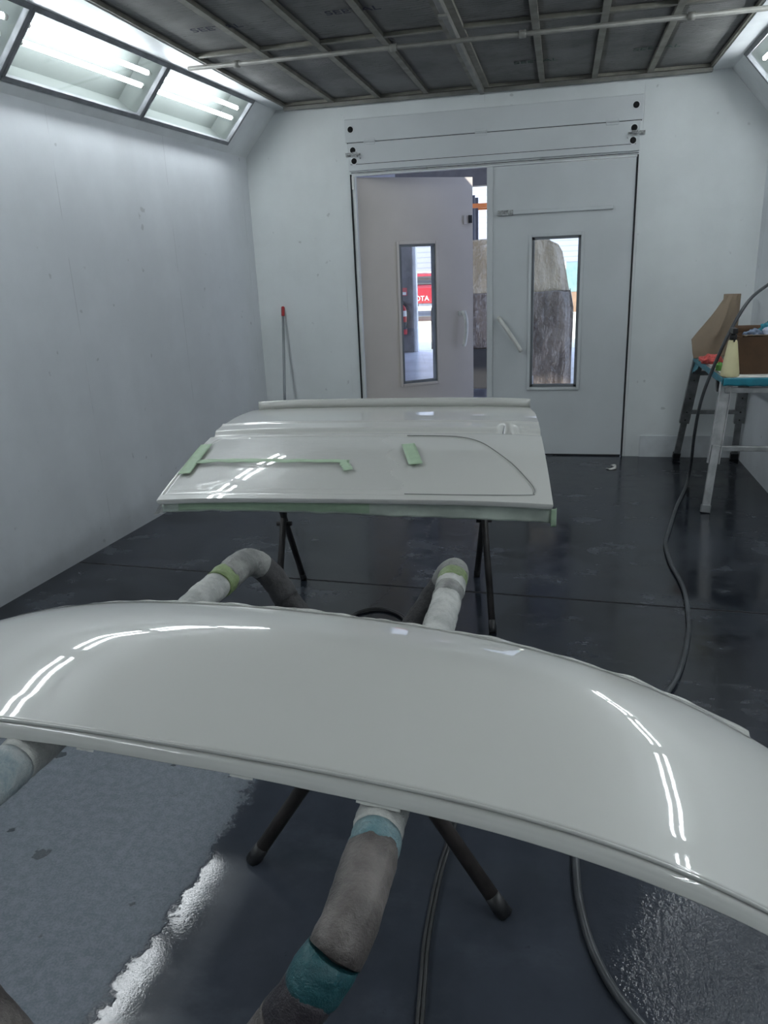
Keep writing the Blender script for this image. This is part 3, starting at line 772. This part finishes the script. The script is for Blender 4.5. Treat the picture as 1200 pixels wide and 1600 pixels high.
# masking skirt under the near edge
def skirt(a, b):
    p = van(-.684+1.372*a, 0); u = -.684+1.372*a
    w = .006*noise.noise(Vector((u*6, b*1.5, 9))) + .003*noise.noise(Vector((u*22, b*4, 2)))
    return p + Vector((-.002-.010*b*(1-a) , .024 + .012*b + w, -.017 - (.046+.006*math.sin(u*3)+.008*a)*b + .003*b*noise.noise(Vector((u*15, 0, 5)))))
mb = MB(); mb.grid(skirt, 140, 8); sk = mb.build('masking_skirt', 'skirt', vdoor, solid=.0015)
def strip(a, b):
    u = -.62+.70*a; return skirt((u+.684)/1.372, .12+.72*b) + Vector((0, -.004, 0))
mb = MB(); mb.grid(strip, 60, 5); mb.build('green_tape', 'tape', sk)
def flap(a, b):
    p = skirt(0, .1+1.1*b); return p + Vector((-.030*a*(.4+.8*b), .004*math.sin(a*5), -.006*a))
mb = MB(); mb.grid(flap, 8, 10); mb.build('film_flap', 'film_edge', sk)
def curl(a, b):
    t = -.4 + 2.4*a; p = skirt(1, .05+.9*b)
    return p + Vector((.012*math.sin(t) + .006, -.010*math.cos(t), -.012*b))
mb = MB(); mb.grid(curl, 10, 10); mb.build('tape_curl', 'tape', sk, solid=.0015)

st2 = thing('panel_stand', 'black folding stand carrying the van door, thin splayed legs', 'stand', (-.78, 3.28, 0), 'x-frame panel stands')
ZT = .79
stand_frame(st2, (-1.21, 2.90, 0), (-1.272, 3.437, ZT), (-.372, 3.586, ZT), (-.251, 3.026, 0), [(0.03, .9, 'foam', 1)], .024, .0150, .05, 'steel', 80)
stand_frame(st2, (-1.28, 3.51, 0), (-1.218, 2.973, ZT), (-.268, 3.102, ZT), (-.388, 3.662, 0), [(0.03, .9, 'foam', 1)], .024, .0150, .05, 'steel', 90)
for p in ((-1.245, 3.205, .415), (-.320, 3.344, .415)):
    mb = MB(); mb.tube([(p[0]-.035, p[1]-.005, p[2]), (p[0]+.035, p[1]+.005, p[2])], .011, 12); mb.build('pivot_bolt', 'steel', st2)

# ------------------------------------------------------------------ work platform by the right wall and what stands on it
WZ = .822; PX0, PX1, PY0, PY1 = .968, 1.352, 4.945, 6.06
wp = thing('work_platform', 'aluminium hop-up work platform with teal tape edges beside the right wall', 'platform', (1.16, 5.5, 0))
MB().box((PX0, PY0, WZ-.028), (PX1, PY1, WZ)).build('deck', 'alu', wp, bevel=.004)
def leg(top, foot, mat, fy):
    top, foot = Vector(top), Vector(foot); d = (foot-top).normalized(); ax = Vector((1,0,0)); ax = (ax-d*ax.dot(d)).normalized(); ay = d.cross(ax)
    L = (foot-top).length
    mb = MB(); h = L*.62
    mb.obox(top+d*h/2, ax, ay, d, (.036, .006, h/2)); 
    for s in (-1, 1): mb.obox(top+d*h/2+ax*s*.033+ay*fy*.014, ax, ay, d, (.003, .014, h/2))
    l = mb.build('leg', mat, wp, bevel=.002)
    mb = MB(); mb.obox(top+d*(h-.12+ (L-h+.12)/2)+ay*fy*.012, ax, ay, d, (.023, .012, (L-h+.12)/2-.006)); e = mb.build('leg_extension', mat, l, bevel=.002)
    mb = MB(); mb.obox(foot-d*.022+ay*fy*.012, ax, ay, d, (.028, .018, .024)); mb.build('rubber_foot', 'rubber' if mat != 'alu' else 'alu_dark', l, bevel=.003)
    mb = MB()
    for q in (.18, .36, .50, .58): mb.lathe([(0, -.004), (.006, -.004), (.006, .004), (0, .004)], top+d*L*q - ay*fy*.008, 10, ay)
    mb.build('bolt', 'steel', l)
leg((PX0+.025, PY0+.045, WZ-.03), (.915, 4.862, .002), 'alu', 1); leg((PX1-.025, PY0+.045, WZ-.03), (1.352, 4.862, .002), 'alu', 1)
leg((PX0+.025, PY1-.045, WZ-.03), (.925, 6.235, .002), 'alu_dark', -1); leg((PX1-.025, PY1-.045, WZ-.03), (1.352, 6.235, .002), 'alu_dark', -1)
def rung(z, y_top, y_foot, mat):
    t = (WZ-z)/WZ; y = y_top+(y_foot-y_top)*t; x0 = PX0+.025+(.915-PX0-.025)*t; x1 = PX1-.025
    mb = MB(); mb.box((x0, y-.012, z-.016), (x1, y+.012, z+.016)); mb.build('rung', mat, wp, bevel=.004)
rung(.745, PY0+.045, 4.862, 'alu'); rung(.395, PY0+.045, 4.862, 'alu'); rung(.395, PY1-.045, 6.235, 'alu_dark'); rung(.70, PY1-.045, 6.235, 'alu_dark')
def apron(p, q, h, nx, seed):
    p, q, nx = Vector(p), Vector(q), Vector(nx)
    mb = MB(); mb.grid(lambda a, b: p.lerp(q, a) + nx*(.003+.004*b*abs(noise.noise(Vector((a*9+seed, b*2, 0))))) + Vector((0, 0, -b*(h+.010*noise.noise(Vector((a*6+seed, 3, 0)))))), 40, 5); return mb.build('teal_tape', 'teal_sheet', wp, solid=.0015)
apron((PX0, PY0, WZ+.003), (PX1, PY0, WZ+.003), .048, (0, -1, 0), 1); apron((PX0, PY1, WZ+.003), (PX0, PY0, WZ+.003), .040, (-1, 0, 0), 5)
mb = MB(); mb.grid(lambda a, b: Vector((PX0+.012 - .02*b, PY1-.02-.22*a, WZ-.005-.115*b*(1-.5*a)+.012*noise.noise(Vector((a*6, b*5, 8))))), 14, 10); mb.build('teal_tape', 'teal_sheet', wp, solid=.0015)
mb = MB(); mb.obox((PX0+.004, PY0+.18, WZ-.072), Vector((0,1,0)), Vector((1,0,0)), Vector((0,.35,.94)).normalized(), (.020, .008, .036)); mb.build('deck_latch', 'black_plastic', wp, bevel=.003)
MB().grid(lambda a, b: Vector((PX0+.02+.33*a, PY0+.02+1.08*b, WZ+.0035)), 4, 8).build('paper_cover', 'white_paper', wp, solid=.002)
ZP = WZ+.0045
bx = thing('cardboard_box', 'open brown cardboard box on the work platform', 'box', (1.205, 5.21, ZP))
bx0, bx1, by0, by1, bh = 1.064, 1.348, 5.085, 5.375, .225
mb = MB(); t = .006
mb.box((bx0, by0, ZP), (bx1, by0+t, ZP+bh)); mb.box((bx0, by1-t, ZP), (bx1, by1, ZP+bh)); mb.box((bx0, by0+t, ZP), (bx0+t, by1-t, ZP+bh)); mb.box((bx1-t, by0+t, ZP), (bx1, by1-t, ZP+bh)); mb.box((bx0+t, by0+t, ZP), (bx1-t, by1-t, ZP+t))
mb.build('box_body', 'card', bx)
mb = MB(); mb.grid(lambda a, b: Vector((bx0+.015+(.20)*a, by0-.002 + .055*b*(.4), ZP+bh+.012-.014*b+.006*noise.noise(Vector((a*14, b, 0))))), 30, 3); mb.build('torn_flap', 'card_in', bx, solid=.003)
mb = MB(); mb.grid(lambda a, b: Vector((bx0+.005+(bx1-bx0-.01)*a, by1+.01*b, ZP+bh-.001+.045*b)), 4, 2); mb.build('flap', 'card', bx, solid=.003)
def rag(name, label, c, rx, ry, rz, mat, seed, group=None):
    mb = MB()
    def fn(a, b):
        th = 2*math.pi*a; ph = math.pi*(b-.5); d = Vector((math.cos(th)*math.cos(ph), math.sin(th)*math.cos(ph), math.sin(ph)))
        k = 1 + .35*noise.noise(d*1.8+Vector((seed, 0, 0))) + .22*noise.noise(d*4+Vector((0, seed, 0)))
        z = d.z*rz*k
        return Vector(c) + Vector((d.x*rx*k, d.y*ry*k, max(z, -rz*.75)+rz*.75))
    mb.grid(fn, 40, 20); return tag(mb.build(name, mat, base=c), label, 'rag', group)
ip = MB(); ip.box((bx0+t, by0+t, ZP+t), (bx1-t, by1-t, ZP+bh-.03)); ip.build('packing_paper', 'kraft', bx)
rag('rag', 'grey-blue rag spilling over the left rim of the cardboard box', (1.155, 5.16, ZP+bh-.03), .060, .05, .038, 'rag_blue', 3)
rag('rag', 'pale lilac rag heaped at the right of the cardboard box', (1.265, 5.17, ZP+bh-.03), .065, .055, .045, 'rag_pale', 9)
rag('rag', 'teal cloth behind the pale rag in the cardboard box', (1.27, 5.30, ZP+bh-.03), .055, .045, .055, 'teal_sheet', 15)
rag('rag', 'crumpled red cloth on the work platform before the kraft paper', (1.005, 5.62, ZP), .070, .06, .034, 'rag_red', 21)
o = rag('packet', 'small green packet beside the cream bottle', (.998, 5.26, ZP), .022, .02, .030, 'rag_green', 27); o['category'] = 'packet'
sp = thing('spray_bottle', 'cream conical bottle with black trigger head on the work platform', 'bottle', (1.014, 5.012, ZP))
c = (1.014, 5.012, ZP)
mb = MB(); mb.lathe([(0, 0), (.050, 0), (.0535, .007), (.053, .024), (.026, .208), (.021, .216), (0, .216)], c, 28); mb.build('bottle_body', 'cream', sp)
mb = MB(); mb.lathe([(.0, .216), (.021, .216), (.021, .244), (.014, .250), (.014, .270), (0, .270)], c, 18); mb.box((c[0]-.014, c[1]-.045, ZP+.256), (c[0]+.014, c[1]+.038, ZP+.286)); mb.build('spray_head', 'black_plastic', sp, bevel=.002)
mb = MB(); mb.tube([(c[0], c[1]-.03, ZP+.258), (c[0], c[1]-.042, ZP+.232), (c[0], c[1]-.036, ZP+.208)], .005, 8); mb.build('trigger', 'black_plastic', sp)
# kraft paper: folded sheet propped against the wall corner
kp = thing('kraft_paper', 'crumpled sheet of brown kraft paper propped on the work platform', 'paper', (1.07, 5.95, ZP))
def paper(a, b):
    # b up, a across: outline narrows towards the top right
    tab = [(0, .925), (.30, .906), (.64, 1.030), (1, 1.142)]
    for (b0, x0), (b1, x1) in zip(tab, tab[1:]):
        if b <= b1: xl_ = x0 + (x1-x0)*(b-b0)/(b1-b0); break
    xr_ = 1.205 + .012*b; k = 1 - abs(2*a-1)
    p = Vector((xl_ + (xr_-xl_)*a, 5.80 + .185*b + .10*a*(1-b) - .06*k*math.sin(math.pi*b), ZP+.012 + (1.262-ZP-.012)*b - .03*a*(1-a)*b))
    return p + Vector((.006*noise.noise(Vector((a*5, b*5, 2))), .012*noise.noise(Vector((a*4, b*4, 6))), .006*noise.noise(Vector((a*7, b*2, 1)))))
mb = MB(); mb.grid(paper, 40, 40); mb.build('front_sheet', 'kraft', kp, solid=.0015)
mb = MB(); mb.grid(lambda a, b: Vector((1.128+.112*a, 6.02+.01*math.sin(a*5), ZP+.004+(1.262-ZP-.004)*b)), 8, 8); mb.build('back_sheet', 'kraft', kp, solid=.0015)
mb = MB(); mb.grid(lambda a, b: Vector((.945+.17*a, 5.70+.10*b, ZP+.004+.014*math.sin(b*2.6)+.005*noise.noise(Vector((a*8, b*4, 0))))), 16, 8); mb.build('folded_edge', 'kraft', kp, solid=.0015)

# ------------------------------------------------------------------ hoses, broom, scrap
def chk(p): return p
air = [(XR-.03, 5.42, 1.40), (1.340, 5.46, 1.375), (1.289, 5.50, 1.336), (1.142, 5.30, 1.252), (1.028, 5.20, 1.072), (.946, 5.24, .806), (.903, 5.26, .612), (.898, 5.35, .385), (.915, 5.48, .19), (.918, 5.54, .075), (.895, 5.45, .022), (.84, 5.24, .0125),
       (.755, 4.918, .0115), (.650, 4.439, .0115), (.606, 4.219, .0115), (.597, 3.929, .0115), (.615, 3.598, .0115), (.587, 3.244, .0115), (.555, 3.058, .0115), (.501, 2.834, .0115), (.439, 2.656, .0115), (.30, 2.36, .0115), (.16, 2.06, .0115),
       (.092, 1.87, .0115), (.081, 1.75, .0115), (.083, 1.636, .0115), (.091, 1.553, .0115), (.113, 1.444, .0115), (.151, 1.349, .0115), (.205, 1.27, .0115), (.30, 1.17, .0115), (.44, 1.06, .0115)]
hs = thing('air_hose', 'grey rubber air hose running from the right wall down and across the floor', 'hose', (.62, 4.2, 0))
mb = MB(); mb.tube(smooth_path(air, 10), .0105, 12); mb.build('hose_line', 'hose', hs)
mb = MB(); mb.tube([(XR-.006, 5.41, 1.408), (XR-.02, 5.413, 1.406)], .024, 16); mb.tube([(XR-.02, 5.413, 1.406), (1.338, 5.461, 1.374)], .0135, 12); mb.build('wall_coupling', 'alu_dark', hs)
cab = [(-.235, 1.00, .009), (-.251, 1.181, .009), (-.260, 1.272, .009), (-.272, 1.41, .009), (-.273, 1.594, .009), (-.262, 1.833, .009), (-.30, 2.15, .009), (-.42, 2.60, .009), (-.53, 2.90, .009), (-.626, 3.047, .009), (-.689, 3.138, .009), (-.776, 3.189, .009), (-.85, 3.172, .009), (-.908, 3.095, .009), (-.93, 2.9, .009), (-.86, 2.65, .009)]
cb = thing('twin_cable', 'thin black twin cable on the floor running under the curved bonnet panel', 'cable', (-.3, 1.8, 0))
pth = smooth_path(cab, 8)
for s in (-1, 1):
    mb = MB(); off = []
    for i, p in enumerate(pth):
        d = (pth[min(i+1, len(pth)-1)]-pth[max(i-1, 0)]).normalized(); off.append(p + Vector((-d.y, d.x, 0))*.0048*s)
    mb.tube(off, .0052, 8); mb.build('cable_core', 'rubber', cb)
br = thing('broom', 'grey pole with red grip leaning on the back wall behind the van door', 'broom', (-2.25, 6.0, 0))
top = Vector((-2.287, YB-.016, 1.262)); bot = Vector((-2.235, 5.93, .075)); d = (top-bot).normalized()
mb = MB(); mb.tube([bot, top-d*.075], .0115, 12); mb.build('pole', 'pole_grey', br)
mb = MB(); mb.tube([top-d*.080, top-d*.074, top-d*.008, top], [.0125, .0145, .0145, .010], 12); mb.build('grip', 'red_plastic', br)
mb = MB(); mb.box((-2.38, 5.895, .045), (-2.09, 5.955, .085)); hd = mb.build('broom_head', 'red_plastic', br, bevel=.008)
mb = MB(); mb.box((-2.37, 5.90, .001), (-2.10, 5.95, .046)); mb.build('bristles', 'bristle', hd)
mb = MB()
def scrap(a, b):
    t = math.pi*(.15+.95*a); r = .034+.012*b
    return Vector((.405+r*1.25*math.sin(t)-.02*b, 5.905+.055*math.cos(t)+.030*b, .003+.020*math.sin(math.pi*b)*abs(math.sin(t))+.002*noise.noise(Vector((a*5, b*5, 0)))))
mb.grid(scrap, 20, 8); tag(mb.build('paper_scrap', 'white_paper', base=(.41, 5.9, 0), solid=.0015), 'curled white paper scrap on the floor before the right-hand door', 'scrap')

# ------------------------------------------------------------------ workshop beyond the doors
SY = 14.4
struct(MB().box((-9, 6.36, -.12), (7, SY+.1, -.004)).build('floor', 'shop_floor'))
mb = MB(); mb.box((-9, SY-.2, 0), (-2.90, SY, 4.2)); mb.box((3.2, SY-.2, 0), (7, SY, 4.2)); struct(mb.build('wall_far', 'shop_wall'))
mb = MB(); mb.box((-2.90, SY-.22, 2.80), (3.2, SY, 4.2)); struct(mb.build('trim_14', 'roof'))
struct(MB().box((-9, 6.4, 4.2), (7, SY, 4.3)).build('ceiling', 'shop_wall'))
struct(MB().box((-9.1, 6.4, 0), (-9, SY, 4.2)).build('wall_left', 'shop_wall')); struct(MB().box((7, 6.4, 0), (7.1, SY, 4.2)).build('wall_right', 'shop_wall'))
struct(MB().box((-2.92, SY-.16, 0), (-2.665, SY+.06, 2.80)).build('trim_15', 'pillar'))
struct(MB().box((-2.665, SY-.10, 0), (-2.600, SY+.04, 2.80)).build('trim_16', 'white_post'))
fe = thing('fire_extinguisher', 'red fire extinguisher on the grey pillar seen through the left door window', 'fire extinguisher', (-2.86, SY-.26, .33))
c = (-2.845, SY-.26, 0)
mb = MB(); mb.lathe([(0, .335), (.075, .335), (.085, .36), (.085, .78), (.065, .835), (.028, .86), (.028, .89), (0, .89)], c, 24); mb.build('cylinder', 'bright_red', fe)
mb = MB(); mb.lathe([(.0865, .66), (.0865, .76)], c, 24); mb.build('label_band', 'label_white', fe)
mb = MB(); mb.lathe([(.0865, .43), (.0865, .56)], c, 24); mb.build('label_band', 'rack_dark', fe)
mb = MB(); mb.box((c[0]-.025, c[1]-.09, .90), (c[0]+.025, c[1]+.05, .925)); mb.box((c[0]-.02, c[1]-.02, .885), (c[0]+.02, c[1]+.02, .90)); mb.build('valve_handle', 'black_plastic', fe)
mb = MB(); mb.tube(smooth_path([(c[0]+.02, c[1]-.03, .89), (c[0]+.10, c[1]-.06, .80), (c[0]+.105, c[1]-.06, .58), (c[0]+.09, c[1]-.05, .46)], 6), .012, 10); mb.build('discharge_hose', 'rubber', fe)
MB().box((c[0]-.02, SY-.20, .7), (c[0]+.02, SY-.16, .76)).build('wall_bracket', 'bright_red', fe)
sg = tag(MB().box((-2.90, SY-.175, 1.02), (-2.76, SY-.162, 1.16)).build('extinguisher_sign', 'bright_red', base=(-2.83, SY-.17, 1.09)), 'small red sign above the fire extinguisher on the pillar', 'sign')
mb = MB(); mb.box((-2.885, SY-.178, 1.035), (-2.775, SY-.174, 1.085)); mb.build('sign_band', 'label_white', sg)

# van wrapped in masking sheets, tail towards the booth
vn = thing('masked_van', 'parked van wrapped in beige and brown masking sheets behind the doors', 'van', (-.66, 10.3, 0))
VX0, VX1, VY0, VY1 = -1.36, .075, 8.62, 12.3
prof = [(0, .32), (0, 1.05), (.055, 1.32), (.115, 1.62), (.16, 1.70), (.26, 1.742)]           # (inset, z)
def van_ring(y, ins=0.0):
    R = [(VX1-i-ins*.4, z) for i, z in prof] ; Lf = [(VX0+i+ins*.4, z) for i, z in reversed(prof)]
    return [Vector((x, y, z)) for x, z in R + Lf]
mb = MB(); ys = [(VY0+.03, .05), (VY0+.10, 0), (VY0+1.2, 0), (VY1-.9, 0), (VY1, .08)]
rings = [van_ring(y, i) for y, i in ys]; n = len(rings[0]); vs = [v for r in rings for v in r]
fs = [(i*n+k, (i+1)*n+k, (i+1)*n+(k+1)%n, i*n+(k+1)%n) for i in range(len(ys)-1) for k in range(n)] + [tuple(range(n)), tuple((len(ys)-1)*n+k for k in range(n-1, -1, -1))]
mb.add(vs, fs); mb.build('body', 'van_body', vn, bevel=.02)
def sheet(z0, z1, seed, amp, out):
    def halfw(z):
        for (i0, a), (i1, b) in zip(prof, prof[1:]):
            if z <= b: 
                return i0 + (i1-i0)*max(0, (z-a))/(b-a)
        return prof[-1][0]
    def fn(a, b):
        z = z0+(z1-z0)*b; ins = halfw(z)
        zz = z
        # across: wraps round both rear corners
        x0, x1 = VX0+ins-.02, VX1-ins+.02; W = x1-x0; side = .50
        s = a*(W+2*side) - side; r = .07
        if s < 0: p = Vector((x0-out, VY0-s, zz))
        elif s > W: p = Vector((x1+out, VY0+(s-W), zz))
        else:
            e = min(s, W-s); p = Vector((x0+s, VY0-out+max(0, (r-e))**2/r*.5, zz))
        w = noise.noise(Vector((s*3+seed, zz*1.4+s*1.5, seed))) + .6*noise.noise(Vector((s*9, zz*3, seed+4)))
        return p + Vector((.012*w, -.030*abs(w)*amp, .012*noise.noise(Vector((s*5, seed, 0)))))
    return fn
mb = MB(); mb.grid(sheet(1.20, 1.775, 2.0, 1.0, .018), 150, 40); mb.build('masking_sheet', 'van_paper', vn, solid=.004)
mb = MB(); mb.grid(lambda a, b: Vector((VX0+.22+(VX1-VX0-.44)*a, VY0-.01+1.4*b, 1.762+.012*noise.noise(Vector((a*6, b*5, 0))))), 30, 20); mb.build('roof_sheet', 'van_paper', vn, solid=.004)
mb = MB(); mb.grid(sheet(.05, 1.23, 7.0, 1.3, .032), 150, 60, True, lambda a, b: b > .50 or a > .62 + .03*math.sin(b*9)); mb.build('plastic_sheet', 'van_plastic', vn, solid=.004)
mb = MB(); mb.box((VX0+.03, VY0-.09, .20), (VX0+.95, VY0+.06, .64)); mb.build('bumper', 'tyre', vn, bevel=.02)  # bumper, deepened into a dark block for the shade under the van
for x in (VX0+.10, VX1-.28):
    for y in (VY0+.75, VY1-.8):
        mb = MB(); mb.lathe([(.0, 0), (.18, 0), (.30, .01), (.32, .04), (.32, .15), (.30, .18), (0, .18)], (x, y, .316), 28, Vector((1,0,0))); mb.build('wheel', 'tyre', vn)
# pallet rack glimpsed through the door gap
rk = thing('pallet_rack', 'orange-beamed pallet rack glimpsed through the gap between the doors', 'rack', (-1.5, 13.1, 0))
for x in (-1.43, -1.80):
    for y in (12.85, 13.35): MB().box((x, y, 0), (x+.062, y+.06, 2.55)).build('upright', 'rack_dark', rk)
for z in (2.36, 1.70): 
    for y in (12.83, 13.36): MB().box((-1.80, y, z), (-.95, y+.05, z+.065)).build('beam', 'rack_orange', rk)
for y in (12.85, 13.35): MB().box((-.98, y, 0), (-.92, y+.06, 2.55)).build('upright', 'rack_dark', rk)

# yard and what stands in it (the ground falls away slightly)
def gz(y): return -.027*(y-SY)
struct(MB().prism([(-22, SY+.1), (18, SY+.1), (18, 34), (-22, 34)], .1, lambda x, y, t: Vector((x, y, gz(y)-.1+t))).build('floor', 'yard'))
TY = 27.0
tr = thing('red_pickup', 'red pickup truck in the sunny yard, white lettering across its tail', 'car', (-5.0, TY+2, gz(TY)))
tx0, tx1 = -5.85, -4.12
mb = MB(); mb.box((tx0, TY, .26), (tx1, TY+1.7, .80)); mb.build('tray', 'truck_red', tr, bevel=.03)
mb = MB(); mb.box((tx0, TY+3.2, .22), (tx1, TY+4.5, .74)); mb.build('bonnet', 'truck_red', tr, bevel=.05)
cabp = [(TY+1.6, .26), (TY+3.3, .26), (TY+3.3, .78), (TY+2.8, 1.24), (TY+1.75, 1.26), (TY+1.6, .80)]
mb = MB(); mb.prism(cabp, tx1-tx0-.10, lambda a, b, t: Vector((tx0+.05+t, a, b))); mb.build('cab', 'truck_red', tr, bevel=.03)
mb = MB(); mb.add([(tx0+.20, TY+1.60, .86), (tx1-.20, TY+1.60, .86), (tx1-.26, TY+1.72, 1.14), (tx0+.26, TY+1.72, 1.14), (tx0+.20, TY+1.58, .86), (tx1-.20, TY+1.58, .86), (tx1-.26, TY+1.70, 1.14), (tx0+.26, TY+1.70, 1.14)], [(0,3,2,1),(4,5,6,7),(0,1,5,4),(1,2,6,5),(2,3,7,6),(3,0,4,7)]); mb.build('rear_window', 'car_glass', tr)
tg = MB().box((tx0+.10, TY-.05, .27), (tx1-.10, TY, .80)).build('tailgate', 'truck_red', tr, bevel=.015)
text_mesh('lettering', 'TOYOTA', 'letter_white', .235, (-5.43, TY-.056, .36), (1, 0, 0), (0, 0, 1), tg, .004)
mb = MB(); mb.box((tx0+.02, TY-.14, .02), (tx1-.02, TY-.02, .18)); mb.build('bumper', 'chrome', tr, bevel=.02)
for x in (tx0, tx1-.10): MB().box((x, TY-.03, .30), (x+.09, TY, .66)).build('tail_light', 'rack_orange', tr)
mb = MB(); mb.tube(smooth_path([(tx0+.12, TY+1.45, .78), (tx0+.2, TY+1.45, 1.22), (tx1-.2, TY+1.45, 1.22), (tx1-.12, TY+1.45, .78)], 8), .04, 10); mb.build('roll_bar', 'chrome', tr)
for x in (tx0+.06, tx1-.28):
    for y in (TY+.75, TY+3.8):
        mb = MB(); mb.lathe([(0, 0), (.2, 0), (.33, .02), (.34, .05), (.34, .18), (.33, .21), (0, .21)], (x, y, gz(y)+.335), 24, Vector((1,0,0))); w = mb.build('wheel', 'tyre', tr)
        mb = MB(); mb.lathe([(0, -.012), (.19, -.012), (.20, .0)], (x+(.222 if x > -5 else 0), y, gz(y)+.335), 20, Vector((1,0,0))); mb.build('hub_cap', 'chrome', w)
BY = 32.0
bd_ = thing('clad_building', 'pale ribbed-clad building across the yard', 'building', (-4, BY+1, gz(BY)))
MB().box((-20, BY, gz(BY)-.1), (16, BY+.4, 7.5)).build('wall', 'cladding', bd_)
mb = MB(); mb.box((.10, BY-.06, .30), (2.6, BY, 1.40)); wf = mb.build('window', 'far_window', bd_)
for x in (.10, 1.32, 2.56): MB().box((x-.04, BY-.10, .26), (x+.04, BY-.04, 1.44)).build('window_frame', 'label_white', wf)
MB().box((.0, BY-.08, gz(BY)), (4.0, BY, .29)).build('base_wall', 'far_brown', bd_)
bpy.context.view_layer.update()
